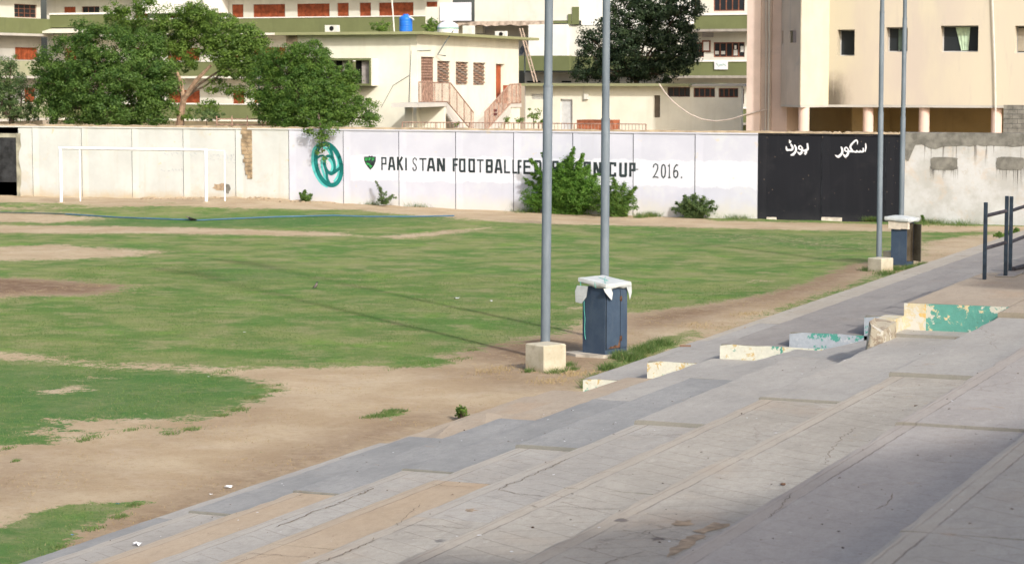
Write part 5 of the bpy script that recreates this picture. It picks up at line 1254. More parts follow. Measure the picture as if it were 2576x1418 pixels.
for r, w_ in zip(hs, wn_):
    rr2 = (r[0], r[1], r[2], r[3]); o = window(PM, rr2, pinkb, out=-.55, nm=w_[4], frame=M_alum, fw=.05)
    if w_[0] == 2366:
        a = r[0]+.62; b = MB(); vs = []; n = 14
        for i in range(n+1):
            t = i/n; x = a+.72*t; vs += [PM.at(x, r[3]-.06, -.53+.02*math.sin(t*22)), PM.at(a+.30+.34*t, r[2]+.08, -.53+.02*math.sin(t*22+1))]
        b.mesh(vs, [(2*i, 2*i+2, 2*i+3, 2*i+1) for i in range(n)]); b.build('curtain', simple("pale green curtain", (.40, .52, .38), .8, .15, 3), o)
    if w_[0] == 2229: boxp(PM, r[0]+.5, r[0]+.85, r[2]+.1, r[3]-.1, -.53, -.52, 'curtain', simple("dull green curtain", (.12, .17, .14), .8), pinkb)
    if w_[0] == 2553: boxp(PM, r[0]+.06, r[1]-.06, r[2]+.1, r[3]-.1, -.53, -.52, 'curtain', simple("beige blind", (.30, .27, .22), .8), pinkb)
M_yback = plaster('shaded yellow plaster', (.34, .26, .13), (.18, .14, .09), .4, .4)  # yellow plaster darkened to carry the shade of the open ground storey
# floor, soffit, columns and back wall of the open ground storey
b = MB(); pts = [(lfx.x, lfx.y), (cvx.x, cvx.y), (ccv.x, ccv.y), (ccv.x+26, 112.0), (ccv.x+26, 124), (lfx.x, 124)]
b.mesh([(x, y, zu-.12) for x, y in pts]+[(x, y, zu-.003) for x, y in pts], [tuple(range(5, -1, -1)), tuple(range(6, 12))]+[(i, (i+1) % 6, (i+1) % 6+6, i+6) for i in range(6)]); b.build('soffit', M_grey, pinkb, False)
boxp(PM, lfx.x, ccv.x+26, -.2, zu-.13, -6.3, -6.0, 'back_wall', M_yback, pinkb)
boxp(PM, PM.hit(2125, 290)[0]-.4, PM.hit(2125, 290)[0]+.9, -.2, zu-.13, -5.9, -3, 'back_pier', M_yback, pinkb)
M_colm = plaster("pink column plaster", (.64, .49, .42), (.5, .4, .33), .2, .2)
for px in (2022, 2184, 2325, 2507, 2680):
    p = ga(px, 290, 112.45 if px > 2050 else 110.3); b = MB(); b.lathe([(.26, -.2), (.26, zu-.125)], (p.x, p.y, 0), 24); b.build('column', M_colm, pinkb)
b = MB(); p0, p1 = PM.hit(2497.5, -10), PM.hit(2505, 320)
b.tube([PM.at(p0[0], tz, .12), PM.at(p0[0], p0[1], .12), PM.at((p0[0]+p1[0])/2+.05, (p0[1]+p1[1])/2, .12), PM.at(p1[0], zu, .12), PM.at(p1[0], 0, .05)], .035, 6); b.build('hanging_pipe', M_acw, pinkb)
# hollow-block wall stub at the right edge
stub = empty('block_wall', PM.at(PM.hit(2550, 300)[0], 0, 4), "unplastered grey block wall behind the boundary wall at the right edge", "wall")
Ps = Plane((0, 104), (1, 0)); q = Ps.rect(2524, 264, 2600, 340); nb = 0
for j in range(12):
    z = q[3]-.21*(j+1)
    for i in range(9):
        s = q[0]+.42*i-(.2 if j % 2 else 0); s = max(s, q[0]); e_ = q[0]+.42*(i+1)-(.2 if j % 2 else 0)-.012
        if e_-s < .08: continue
        b = MB(); b.obox(Ps, s, e_, z+.008, z+.20, -.2, random.Random(i*31+j).uniform(-.012, .006)); b.build('block', M_patch, stub, False)
boxp(Ps, q[0]+.01, q[0]+3.7, 0, q[3]-.02, -.18, -.03, 'mortar_core', M_joint, stub)

# ------------------------------------------------------------------ things on roofs and walls
RT = zt_                                                         # roof level of the stair house
def on_roof(px, a): p = ga(px, 80, a); return Vector((p.x, p.y, RT))
p = on_roof(1021, 98.0); s_ = 16.6/ (FPX/ p.dot(Vector((-math.sin(ALPHA), math.cos(ALPHA), 0)))); R_ = s_; H_ = (78-31)/(FPX/p.dot(Vector((-math.sin(ALPHA), math.cos(ALPHA), 0))))
tank = empty('water_tank', p, "blue plastic water tank on the stair house roof", "water tank")
M_blue = simple("bright blue plastic", (.02, .15, .62), .4, .1); b = MB(); prof = [(R_*.98, 0)]
for k in range(1, 6): z = H_*.78*k/6; prof += [(R_, z-.06), (R_*.965, z-.03), (R_*.965, z), (R_, z+.03)]
prof += [(R_, H_*.78), (R_*.9, H_*.86), (R_*.6, H_*.93), (R_*.42, H_*.94)]
b.lathe(prof, p, 28); b.build('tank_body', M_blue, tank); b = MB(); b.lathe([(R_*.42, H_*.93), (R_*.42, H_), (R_*.3, H_*1.02)], p, 20); b.build('tank_lid', M_blue, tank)
b = MB(); b.tube([p+Vector((R_*.5, -.1, H_*.88)), p+Vector((R_*1.15, -.1, H_*.80)), p+Vector((R_*1.5, -.1, H_*.7))], .04, 6); b.build('inlet_pipe', M_acw, tank)
p = on_roof(992, 97.0); b = MB(); b.tube([p, p+Vector((-.08, 0, 1.1)), p+Vector((-.14, 0, 1.75))], .035, 6); tag(b.build('vent_pipe', M_acw, None, origin=p), "thin white vent pipe left of the blue tank", "pipe")
p = on_roof(1127, 99.0); sc = FPX/p.dot(Vector((-math.sin(ALPHA), math.cos(ALPHA), 0))); rr_ = 27/sc
dome = empty('dome_tank', p, "white domed tank with a teal stripe on the roof slab", "water tank"); b = MB(); b.lathe([(rr_, 0), (rr_, .22)], p, 24); b.build('tank_body', M_acw, dome)
b = MB(); b.lathe([(rr_*1.01, .22), (rr_*1.01, .27)], p, 24); b.build('tank_stripe', simple("teal stripe", (.02, .25, .2), .6), dome)
b = MB(); b.lathe([(rr_, .27)]+[(rr_*math.cos(a), .27+rr_*.62*math.sin(a)) for a in (.3, .6, .9, 1.2, 1.5)], p, 24); b.build('tank_dome', simple("white tank dome", (.72, .70, .74), .5), dome)
def aircon(name, P, x0, y0, x1, y1, out, label, fan=True):
    q = P.rect(x0, y0, x1, y1); t = empty(name, P.at((q[0]+q[1])/2, q[2], out), label, "air conditioner", "air conditioner units on the buildings")
    boxp(P, *q, out, out+.3, 'case', M_acw, t)
    if fan:
        c_ = P.at(q[0]+(q[1]-q[0])*.55, (q[2]+q[3])/2, out+.301); rr = (q[3]-q[2])*.36
        b = MB(); n = 16; b.mesh([c_+P.d*(rr*math.cos(6.283*i/n))+Vector((0, 0, rr*math.sin(6.283*i/n)))+P.n*.012 for i in range(n)]+[c_+P.d*(rr*math.cos(6.283*i/n))+Vector((0, 0, rr*math.sin(6.283*i/n))) for i in range(n)], [tuple(range(n))]+[((i+1) % n, i, i+n, (i+1) % n+n) for i in range(n)]); b.build('fan_grille', M_dark, t, False)
Prf = Plane((0, 99), (1, 0))
aircon('air_conditioner', Prf, 824.5, 64, 855, 81, 0, "small white cooling unit on the left of the roof slab")
aircon('air_conditioner', Plane((0, 101), (1, 0)), 1138, 61, 1151, 85, 0, "narrow white unit right against the dome tank", False)
aircon('air_conditioner', Plane((0, 103), (1, 0)), 1170, 65, 1195, 90, 0, "tall white box on the roof right of the dome tank", False)
aircon('air_conditioner', Plane((0, 129), (1, 0)), 1250, 79, 1277, 94, 0, "white cooling unit in the shaded gap above the roof slab")
# ladder, dish, lamp
PD = Plane((0, 124), (1, 0)); lad = empty('ladder', PD.at(PD.hit(1360, 205)[0], PD.hit(1360, 207)[1]), "bamboo ladder leaning against the white annex", "ladder")
M_bam = simple("bleached bamboo", (.42, .33, .26), .8, .15)
A0, A1, B0, B1 = (1307, 72), (1357, 207), (1314, 72), (1364, 207)
for a, c_ in ((A0, A1), (B0, B1)): b = MB(); b.tube([PD.at(*PD.hit(*a), 0), PD.at(*PD.hit(*c_), .8)], .04, 6); b.build('ladder_rail', M_bam, lad)
for k in range(8):
    t = .12+k*.115; b = MB(); b.tube([PD.at(*PD.hit(A0[0]+(A1[0]-A0[0])*t, A0[1]+(A1[1]-A0[1])*t), .8*t), PD.at(*PD.hit(B0[0]+(B1[0]-B0[0])*t, B0[1]+(B1[1]-B0[1])*t), .8*t)], .03, 6); b.build('ladder_rung', M_bam, lad)
def dish(px, py, P, r, label, base_py, mast=True):
    s, z = P.hit(px, py); c_ = P.at(s, z, 0); t = empty('satellite_dish', P.at(s, P.hit(px, base_py)[1]), label, "satellite dish")
    ax = Vector((-.6, -.6, .45)).normalized(); u = ax.cross(Vector((0, 0, 1))).normalized(); v_ = ax.cross(u); vs = []; n = 16
    for k in range(4):
        rr = r*(k+1)/4
        for i in range(n): a = 6.283*i/n; vs.append(c_+u*rr*math.cos(a)+v_*rr*math.sin(a)+ax*(.3*rr*rr/r))
    vs.append(c_); fs = [(64, i, (i+1) % n) for i in range(n)]+[(k*n+i, (k+1)*n+i, (k+1)*n+(i+1) % n, k*n+(i+1) % n) for k in range(3) for i in range(n)]
    b = MB(); b.mesh(vs, fs); b.sm = True; b.build('dish', simple("dark dish", (.07, .075, .08), .6), t)
    b = MB(); b.tube([P.at(s+.05, z, -.05), P.at(s+.05, P.hit(px, base_py)[1], 0)], .05, 6); b.build('mast', M_wire, t)
dish(1318, 128, PD, .42, "dark satellite dish beside the ladder on the annex", 184)
PSd = Plane((0, 100), (1, 0)); dish(648, 192, PSd, .34, "dark satellite dish on a thin mast left of the bushy tree", 312)
# rusty fence and iron things just behind the wall
Pf = Plane((0, 90.5), (1, 0)); fence = empty('iron_fence', Pf.at(Pf.hit(1300, 312)[0], 0), "low rusty iron fence showing above the boundary wall", "fence")
fa, fb = Pf.hit(1012, 310)[0], Pf.hit(1625, 315)[0]; zt2 = Pf.hit(1200, 309)[1]
for z in (zt2, zt2-.28): b = MB(); b.tube([Pf.at(fa, z, 0), Pf.at(fb, z-.0, 0)], .025, 6); b.build('fence_rail', M_iron, fence)
nbars = 74
for k in range(nbars+1):
    s = fa+(fb-fa)*k/nbars; b = MB(); b.tube([Pf.at(s, zt2-.30, 0), Pf.at(s, zt2, 0)], .012, 4); b.build('fence_bar', M_iron, fence)
for k in range(8): s = fa+(fb-fa)*k/7; b = MB(); b.tube([Pf.at(s, 0, 0), Pf.at(s, zt2, 0)], .03, 6); b.build('fence_post', M_iron, fence)
q = Plane((0, 92), (1, 0)).rect(1451, 302, 1539, 330); bx = tag(boxp(Plane((0, 92), (1, 0)), *q, -1, 0, 'rust_sheet', simple("rusty sheet", (.30, .10, .05), .8, .3, 3), None), "rust-red sheet metal shed top behind the fence", "shed")
Pg = Plane((0, 91), (1, 0)); g2 = empty('iron_fence', Pg.at(Pg.hit(640, 305)[0], 0), "short dark red railing seen under the trees above the old wall", "fence")
a0, a1 = Pg.hit(545, 300)[0], Pg.hit(700, 300)[0]; z0 = Pg.hit(620, 300)[1]
for z in (z0, z0-.25): b = MB(); b.tube([Pg.at(a0, z), Pg.at(a1, z)], .03, 6); b.build('fence_rail', M_iron, g2)
for k in range(5): s = a0+(a1-a0)*k/4; b = MB(); b.tube([Pg.at(s, 0), Pg.at(s, z0+.15)], .03, 6); b.build('fence_post', M_iron, g2)
# ------------------------------------------------------------------ vegetation
def leafmat(name, a, b_, trans=.35, yellow=None):
    m = N(name); at_ = m.n("ShaderNodeAttribute"); at_.attribute_name = "tint"
    sp_ = m.t.nodes.new("ShaderNodeSeparateColor"); m.put(sp_, 0, at_.outputs["Color"])
    c = m.mix(sp_.outputs[0], a, b_)
    if yellow: c = m.mix(m.ramp(sp_.outputs[1], .93, .97), c, yellow)
    m.col(c); m.rough(.55); m.b.inputs["Specular IOR Level"].default_value = .3
    tr = m.t.nodes.new("ShaderNodeBsdfTranslucent"); m.put(tr, 0, m.mix(.5, c, tuple(min(1, x*1.5) for x in b_)))
    mx = m.t.nodes.new("ShaderNodeMixShader"); mx.inputs[0].default_value = trans
    m.t.links.new(m.b.outputs[0], mx.inputs[1]); m.t.links.new(tr.outputs[0], mx.inputs[2]); m.t.links.new(mx.outputs[0], m.out.inputs[0])
    return m.m
def quads_mesh(name, V, tint, mat, parent, origin, tris=False):
    k = 3 if tris else 4; n = len(V)//k; me = bpy.data.meshes.new(name)
    V = V-np.array(origin)
    me.vertices.add(len(V)); me.vertices.foreach_set("co", V.astype(np.float32).ravel())
    me.loops.add(len(V)); me.loops.foreach_set("vertex_index", np.arange(len(V), dtype=np.int32))
    me.polygons.add(n); me.polygons.foreach_set("loop_start", np.arange(0, len(V), k, dtype=np.int32)); me.update()
    at_ = me.color_attributes.new("tint", 'FLOAT_COLOR', 'POINT'); at_.data.foreach_set("color", np.repeat(tint, k, axis=0).astype(np.float32).ravel())
    me.materials.append(mat); o = bpy.data.objects.new(name, me); C.objects.link(o)
    if parent is not None: o.parent = parent; o.location = Vector(origin)-parent.location
    else: o.location = origin
    return o
def leaf_cloud(cent, rad, per, leaf, seed, flat=.75, out_c=None, asp=.55, droop=0.0, tintvar=.5):
    """cent (n,3), rad (n,) clump radii -> quad vertices + tints"""
    r = np.random.RandomState(seed); n = len(cent); N_ = n*per
    d = r.normal(size=(N_, 3)); d /= np.linalg.norm(d, axis=1)[:, None]; rr = r.uniform(0, 1, N_)**.45
    C_ = np.repeat(cent, per, 0); R_ = np.repeat(rad, per); p = C_+d*(rr*R_)[:, None]*np.array([1, 1, flat]); p[:, 2] -= droop*R_*rr*rr
    nn = d*.8+r.normal(size=(N_, 3))*.55+np.array([0, 0, .45])
    if out_c is not None:
        oc = p-out_c; oc /= np.linalg.norm(oc, axis=1)[:, None]+1e-6; nn += oc*.4
    nn /= np.linalg.norm(nn, axis=1)[:, None]
    t = np.cross(nn, r.normal(size=(N_, 3))); t /= np.linalg.norm(t, axis=1)[:, None]; b_ = np.cross(nn, t)
    L = leaf*r.uniform(.6, 1.3, N_)[:, None]; t = t*L*.5; b_ = b_*L*.5*asp
    V = np.stack([p-t, p+b_-nn*L*.06, p+t, p-b_-nn*L*.06], 1).reshape(-1, 3)
    ct = np.repeat(r.uniform(0, 1, n), per); tint = np.clip(.5+(ct-.5)*tintvar*1.4+r.normal(0, .16, N_), 0, 1)
    T_ = np.stack([tint, r.uniform(0, 1, N_), r.uniform(0, 1, N_), np.ones(N_)], 1)
    return V, T_
def lobes_world(lobes, a0, depth=.8):
    out = []
    for l in lobes:
        px, py, rx, ry = l[:4]; da = l[4] if len(l) > 4 else 0
        c = ga(px, py, a0+da); s = FPX/c.dot(Vector((-math.sin(ALPHA), math.cos(ALPHA), 0)))
        out.append((np.array(c), rx/s, max(rx, ry)/s*depth, ry/s))
    return out
def crown(name, lobes, a0, per_area, per, leaf, mat, parent, seed, cr=.34, depth=.8, inner=.25, **kw):
    r = np.random.RandomState(seed); cs = []; 
    W_ = lobes_world(lobes, a0, depth)
    for c, rx, ry, rz in W_:
        n = int(per_area*(rx*rz+rx*ry+ry*rz)); d = r.normal(size=(n, 3)); d /= np.linalg.norm(d, axis=1)[:, None]
        q = np.where(r.uniform(size=n) < inner, r.uniform(.3, .85, n), r.uniform(.80, 1.16, n))
        cs.append(c+d*q[:, None]*np.array([rx, ry, rz]))
    cent = np.concatenate(cs); rad = cr*r.uniform(.6, 1.35, len(cent)); oc = np.mean([w_[0] for w_ in W_], 0)
    V, T_ = leaf_cloud(cent, rad, per, leaf, seed+1, out_c=oc, **kw)
    return quads_mesh(name, V, T_, mat, parent, tuple(parent.location) if parent else tuple(oc)), W_
M_bark = simple("brown bark", (.12, .09, .065), .95, .3, 5, bump=.6); M_barkp = simple("pale brown bark", (.32, .22, .15), .95, .25, 5, bump=.6)
def tree(name, label, base_px, a0, lobes, mat, seed, trunk_r=.16, bark=None, group=None, per_area=22, per=34, leaf=.17, cr=.34, limbs=None, trunk_top=None, z_base=0, **kw):
    p = ga(base_px, 305, a0); t = empty(name, (p.x, a0, z_base), label, 'tree' if 'tree' in name else 'bush', group)
    o, W_ = crown('crown', lobes, a0, per_area, per, leaf, mat, t, seed, cr=cr, **kw); o['kind'] = 'stuff'
    b = MB(); r = random.Random(seed); tt = trunk_top or (base_px, 270)
    top = ga(tt[0], tt[1], a0); pts = [Vector((p.x, a0, -.2)), Vector(((p.x+top.x)/2+.1, a0, top.z*.5)), top]
    b.tube(pts, [trunk_r*1.2, trunk_r, trunk_r*.85], 8)
    b.build('trunk', bark or M_bark, t)
    for i, (c, rx, ry, rz) in enumerate(W_ if limbs is None else [W_[i] for i in limbs]):
        cc = Vector(c); mid = top.lerp(cc, .5)+Vector((r.uniform(-.2, .2), r.uniform(-.2, .2), -.15))
        b = MB(); b.tube([top-Vector((0, 0, .15)), top.lerp(mid, .5)+Vector((r.uniform(-.1, .1), 0, 0)), mid, cc], [trunk_r*.6, trunk_r*.5, trunk_r*.35, trunk_r*.12], 6)
        for k in range(3):
            e_ = cc+Vector((r.uniform(-1, 1)*rx*.8, r.uniform(-1, 1)*ry*.8, r.uniform(-.3, .9)*rz)); b.tube([mid.lerp(cc, r.uniform(.2, .8)), e_], [trunk_r*.2, trunk_r*.07], 5)
        b.build('limb', bark or M_bark, t)
    return t
LM1 = leafmat("dark green leaves", (.036, .092, .020), (.14, .235, .048), .42)
LM2 = leafmat("mid green leaves", (.06, .12, .024), (.18, .28, .052), .42)
LM3 = leafmat("fresh green leaves", (.046, .115, .024), (.16, .265, .05), .45)
LM4 = leafmat("blackish green leaves", (.012, .027, .013), (.045, .072, .028), .2)
LM5 = leafmat("bright bush leaves", (.05, .14, .02), (.17, .31, .055), .5)
LM6 = leafmat("dull grey green leaves", (.05, .10, .035), (.15, .22, .075), .4)
tree('broad_tree', "large dark green tree with dense rounded crown at the left behind the wall", 255, 93.5,
  [(175,150,75,58),(265,120,70,52),(345,150,70,60,.4),(150,220,52,52),(230,205,75,65,-.6),(330,225,80,62,-.3),(400,245,42,48),(190,270,75,38,-.3),(300,280,90,34,-.4),(390,285,44,28),(130,262,40,40,-.2),(420,200,36,40,-.2),(345,190,70,50,-.5),(160,200,50,50,-.4),(110,170,28,24),(215,80,35,26),(370,110,45,34,.4)], LM1, 21, per_area=24, per=75, inner=.10, leaf=.115, cr=.33, trunk_top=(258, 270))
tree('spreading_tree', "lighter green spreading tree with open crown and forked trunk right of the darkest tree", 438, 96.0,
  [(405,62,62,40),(480,48,50,38),(335,50,45,38,.5),(555,75,58,42),(620,98,44,38),(500,100,60,34,.5),(430,110,40,28,.8),(585,135,46,30),(640,118,34,30),(575,170,36,22),(470,165,26,18),(545,215,26,18,.3),(600,235,34,18,.4),(415,210,22,24),(500,25,32,24),(285,28,26,22),(365,12,30,20),(640,90,26,18),(520,270,30,14),(465,288,24,12),(590,150,44,28),(455,130,46,30),(545,120,46,34),(610,185,34,18),(430,175,26,30),(500,60,60,40,.8),(395,100,50,36,.6),(575,100,60,36,.6),(645,135,34,40),(620,160,30,30),(300,60,40,36,.5)],
  LM2, 22, per_area=30, per=60, leaf=.11, cr=.28, inner=.12, depth=.6, bark=M_bark, trunk_r=.13, trunk_top=(460, 245), limbs=[0,4,9])
b = MB(); p0, p1, p2, p3 = [ga(x, y, 95.9) for x, y in ((448, 330), (462, 250), (492, 205), (530, 165))]; b.tube([p0, p1, p2, p3], [.19, .15, .11, .07], 8)
p4, p5 = ga(455, 205, 95.9), ga(440, 170, 95.9); b.tube([p1, p4, p5], [.12, .09, .05], 6); tr_ = [o for o in C.objects if o.name == 'spreading_tree'][0]; b.build('limb', M_barkp, tr_)
tree('bushy_tree', "bushy green tree spilling over the wall above the teal emblem", 760, 91.0,
  [(720,160,55,42),(790,165,52,45),(700,215,48,48),(775,225,70,55,-.5),(850,205,42,45),(855,255,55,48,-.3),(905,275,42,34),(760,285,70,32,-.5),(690,280,40,32),(830,295,60,24,-.6),(935,300,22,18),(745,130,28,20),(880,185,25,24),(770,140,55,40,.3),(830,230,60,60),(720,270,60,40),(668,200,34,60),(672,160,28,34),(660,255,26,40)], LM3, 23, per_area=40, per=70, leaf=.09, cr=.26, inner=.12, droop=.4)
hang = empty('hanging_branch', ga(808, 320, 88.3), "leafy branch hanging down over the wall onto the teal emblem", "branch")
o, _ = crown('foliage', [(805,318,36,22),(812,345,22,22),(806,372,10,14),(775,322,14,14),(840,320,16,10),(815,392,4,12)], 88.15, 60, 26, .10, LM3, hang, 24, cr=.16, depth=.35, droop=.6); o['kind'] = 'stuff'
b = MB(); b.tube([ga(800, 285, 90.5), ga(803, 300, 88.9), ga(808, 330, 88.25), ga(812, 385, 88.2)], [.05, .04, .03, .01], 6); b.build('stem', M_bark, hang)
tree('fig_tree', "dark glossy tree behind the two near poles", 1600, 122.0,
  [(1610,60,75,52),(1690,55,60,50),(1540,100,55,48),(1620,130,85,58,-.8),(1700,110,55,52),(1560,165,65,44),(1490,150,34,40),(1660,180,55,26),(1475,180,30,26),(1580,15,45,34),(1720,15,44,38),(1480,95,24,26),(1725,130,24,46),(1715,170,16,20),(1650,10,60,40)], LM4, 25, per_area=17, per=70, leaf=.14, cr=.36, inner=.1, trunk_top=(1600, 190))
tree('feathery_tree', "wispy grey-green tree cut by the left edge of the frame", 30, 94.5,
  [(20,200,40,34),(55,235,40,32),(5,250,40,40),(45,275,45,24),(75,285,28,16),(25,160,28,22),(-40,220,50,60)], LM6, 26, per_area=34, per=40, leaf=.10, cr=.26, inner=.2, trunk_top=(28, 290))
for k, (px, py, rx_, ry_, a_, lab) in enumerate(((955, 66, 25, 14, 104, "green shrub growing on the roof left of the blue tank"), (1090, 66, 26, 18, 104, "green shrub on the roof between the blue tank and the domed tank"))):
    t = empty('roof_shrub', ga(px, 84, a_), lab, 'shrub', 'shrubs on the flat roofs'); o, _ = crown('foliage', [(px, py, rx_, ry_), (px+12, py+4, rx_*.6, ry_*.8)], a_, 40, 24, .12, LM2, t, 50+k, cr=.2); o['kind'] = 'stuff'
    b = MB(); c_ = ga(px, py+8, a_); b.tube([Vector((c_.x, a_, c_.z-.9)), c_], .03, 5); b.build('stem', M_bark, t)
for k, (px, py, rx_, ry_, lab) in enumerate(((1292, 304, 22, 9, "light green shrub behind the wall below the right staircase"), (1342, 288, 14, 20, "tall spindly plant before the outbuilding"), (1150, 311, 12, 5, "small green weed beside the left staircase foot"), (520, 288, 42, 14, "grey-green scrub under the spreading tree"), (1365, 300, 8, 10, "small leafy shrub near the outbuilding door"))):
    t = empty('shrub', ga(px, 300, 91.5), lab, 'shrub'); o, _ = crown('foliage', [(px, py, rx_, ry_)], 91.5, 50, 22, .10, LM2 if k != 3 else LM6, t, 60+k, cr=.14); o['kind'] = 'stuff'
    b = MB(); c_ = ga(px, py+4, 91.5); b.tube([Vector((c_.x, 91.5, 2.0)), c_], .02, 5); b.build('stem', M_bark, t)
# bushes in front of the wall: upright arching fronds
def bush(name, label, px, py, fronds, mat, seed, leaf=.10, per=22, cr=.14, group=None, a0=None, zb=0, body=None):
    base = gz(px, py, zb) if a0 is None else ga(px, py, a0); t = empty(name, base, label, 'bush', group); r = random.Random(seed); cs = []; rs = []; b = MB()
    a_ = base.y
    for (tx, ty, sp) in fronds:
        tip = ga(tx, ty, a_+r.uniform(-.5, .3)); st = base+Vector((r.uniform(-.12, .12)+(tip.x-base.x)*.25, r.uniform(-.12, .12), 0)); mid = st.lerp(tip, .55)+Vector((-(tip.x-st.x)*.15, 0, .12))
        pts = [st, st.lerp(mid, .5)+Vector((0, 0, .05)), mid, tip]; b.tube(pts, [.02, .016, .012, .005], 4)
        n = max(4, int((tip-st).length/.09))
        for i in range(n):
            u = (i+.6)/n; q = (st.lerp(mid, u*2) if u < .5 else mid.lerp(tip, u*2-1)); wv = (sp+.04)*(1-u*.6)
            for _ in range(4): cs.append((q.x+r.uniform(-wv, wv), q.y+r.uniform(-wv, wv)*.7, max(q.z+r.uniform(-wv, wv)*.7, base.z+.05))); rs.append(cr*r.uniform(.6, 1.2)*(1-u*.45))
    b.build('stems', M_bark, t)
    if body:
        q_ = np.random.RandomState(seed)
        for c, bx_, by_, bz_ in lobes_world(body, a_, .7):
            d_ = q_.normal(size=(int(60*(bx_*bz_*3)), 3)); d_ /= np.linalg.norm(d_, axis=1)[:, None]
            for e_ in c+d_*q_.uniform(.5, 1.05, len(d_))[:, None]*np.array([bx_, by_, bz_]): cs.append(tuple(e_)); rs.append(cr*q_.uniform(.8, 1.3))
    V, T_ = leaf_cloud(np.array(cs), np.array(rs), per, leaf, seed, out_c=np.array(base)+np.array([0, .3, .4])); V[:, 2] = np.maximum(V[:, 2], base.z+.005)
    o = quads_mesh('foliage', V, T_, mat, t, tuple(base)); o['kind'] = 'stuff'; return t
r = random.Random(41)
fr_ = [(1442,372,.10),(1465,388,.12),(1365,385,.08),(1335,400,.08),(1410,410,.15),(1480,415,.15),(1395,430,.25),(1450,430,.3),(1500,440,.25),(1340,435,.2),(1320,450,.2),(1510,470,.25),(1425,460,.35),(1370,470,.3),(1475,480,.35),(1335,490,.25),(1400,500,.35),(1450,505,.35),(1500,505,.3),(1350,515,.25),(1325,505,.15),(1390,520,.25),(1440,525,.3),(1480,525,.25),(1430,395,.1),(1385,445,.3)]
bush('wall_bush', "large bright green bush growing against the painted wall behind the nearest pole", 1425, 541, fr_, LM5, 42, leaf=.075, per=34, cr=.15, body=[(1420,485,62,48),(1365,500,40,34),(1475,495,48,42),(1430,440,38,42),(1385,455,34,34),(1470,460,36,40),(1340,500,30,32)])
fr_ = [(1545,450,.12),(1570,462,.14),(1525,465,.15),(1590,480,.10),(1550,485,.25),(1575,500,.2),(1520,500,.25),(1555,515,.25),(1585,520,.15),(1530,525,.2),(1600,470,.05)]
bush('wall_bush', "darker feathery bush right of the large bright one", 1550, 546, fr_, LM3, 43, leaf=.065, per=30, cr=.14, body=[(1545,495,46,46),(1515,505,40,36),(1580,510,30,34)])
fr_ = [(1745,487,.10),(1720,492,.12),(1770,495,.12),(1795,505,.08),(1700,510,.10),(1735,505,.2),(1765,515,.2),(1690,525,.1),(1715,525,.2),(1745,525,.25),(1780,528,.15),(1802,525,.06),(1740,540,.2)]
bush('wall_bush', "low domed dark bush under the year on the painted wall", 1745, 549, fr_, LM6, 44, leaf=.055, per=36, cr=.12, body=[(1745,520,48,28),(1720,528,30,20),(1775,522,30,22),(1745,505,30,16)])
fr_ = [(768,480,.06),(755,488,.08),(782,490,.06),(765,495,.12),(775,500,.1),(757,500,.08)]
bush('wall_bush', "small round dark shrub at the foot of the wall left of the emblem", 768, 507, fr_, LM1, 45, leaf=.07, per=26, cr=.13, a0=88.1)
fr_ = [(945,455,.03),(955,470,.05),(970,484,.08),(990,490,.06),(985,500,.1),(960,498,.12),(950,503,.1),(975,505,.12),(998,497,.04)]
bush('wall_bush', "thin straggly grey-green shrub below the shield emblem", 968, 514, fr_, LM6, 46, leaf=.05, per=14, cr=.10, a0=88.0)
fr_ = [(2500,590,.06),(2515,597,.08),(2540,585,.08),(2560,575,.1),(2575,590,.12),(2530,603,.08),(2550,600,.1)]
bush('wall_bush', "leafy green plant at the pitch edge beyond the guard rail", 2545, 612, fr_, LM2, 47, leaf=.09, per=20, cr=.12)
bush('sprout', "lone leafy sprout at the broken edge of the lowest step", 1163, 1053, [(1158,1036,.03),(1166,1033,.03),(1171,1040,.03),(1155,1043,.03),(1165,1040,.04)], LM2, 48, leaf=.045, per=7, cr=.035)
bush('sprout', "tiny green sprout at the foot of the patched wall", 2322, 560, [(2321,543,.02),(2324,548,.03)], LM3, 49, leaf=.06, per=12, cr=.05, a0=88.3)
# grass: blades in tufts, placed where the sheet is green
def blades(name, X, Y, Z, h, w_, seed, mat, label=None, lean=.5):
    r = np.random.RandomState(seed); n = len(X); p = np.stack([X, Y, Z], 1); an = r.uniform(0, 2*np.pi, n); d = np.stack([np.cos(an), np.sin(an), np.zeros(n)], 1)
    hh = h*r.uniform(.5, 1.3, n)[:, None]; l = r.normal(0, lean, (n, 3)); l[:, 2] = 1; tip = p+l*hh; ww = w_*r.uniform(.6, 1.3, n)[:, None]
    V = np.stack([p-d*ww, p+d*ww, tip], 1).reshape(-1, 3); T_ = np.stack([np.clip(r.normal(.5, .25, n), 0, 1), r.uniform(0, 1, n), r.uniform(0, 1, n), np.ones(n)], 1)
    o = quads_mesh(name, V, T_, mat, None, (float(X.mean()), float(Y.mean()), 0.0), tris=True); o['kind'] = 'stuff'
    if label: o['label'] = label
    return o
GM = leafmat("short turf blades", (.065, .15, .035), (.18, .24, .075), .3, (.26, .24, .12)); GMd = leafmat("dry grass blades", (.30, .22, .10), (.46, .36, .19), .2); GMw = leafmat("weed blades", (.05, .12, .025), (.16, .23, .07), .35, (.36, .3, .15))
R_ = np.random.RandomState(99)
def world_mask(X, Y, layers): return field(X, Y, layers)
n = 260000; X = R_.uniform(-38, -14.9, n); Y = R_.uniform(20, 60, n)
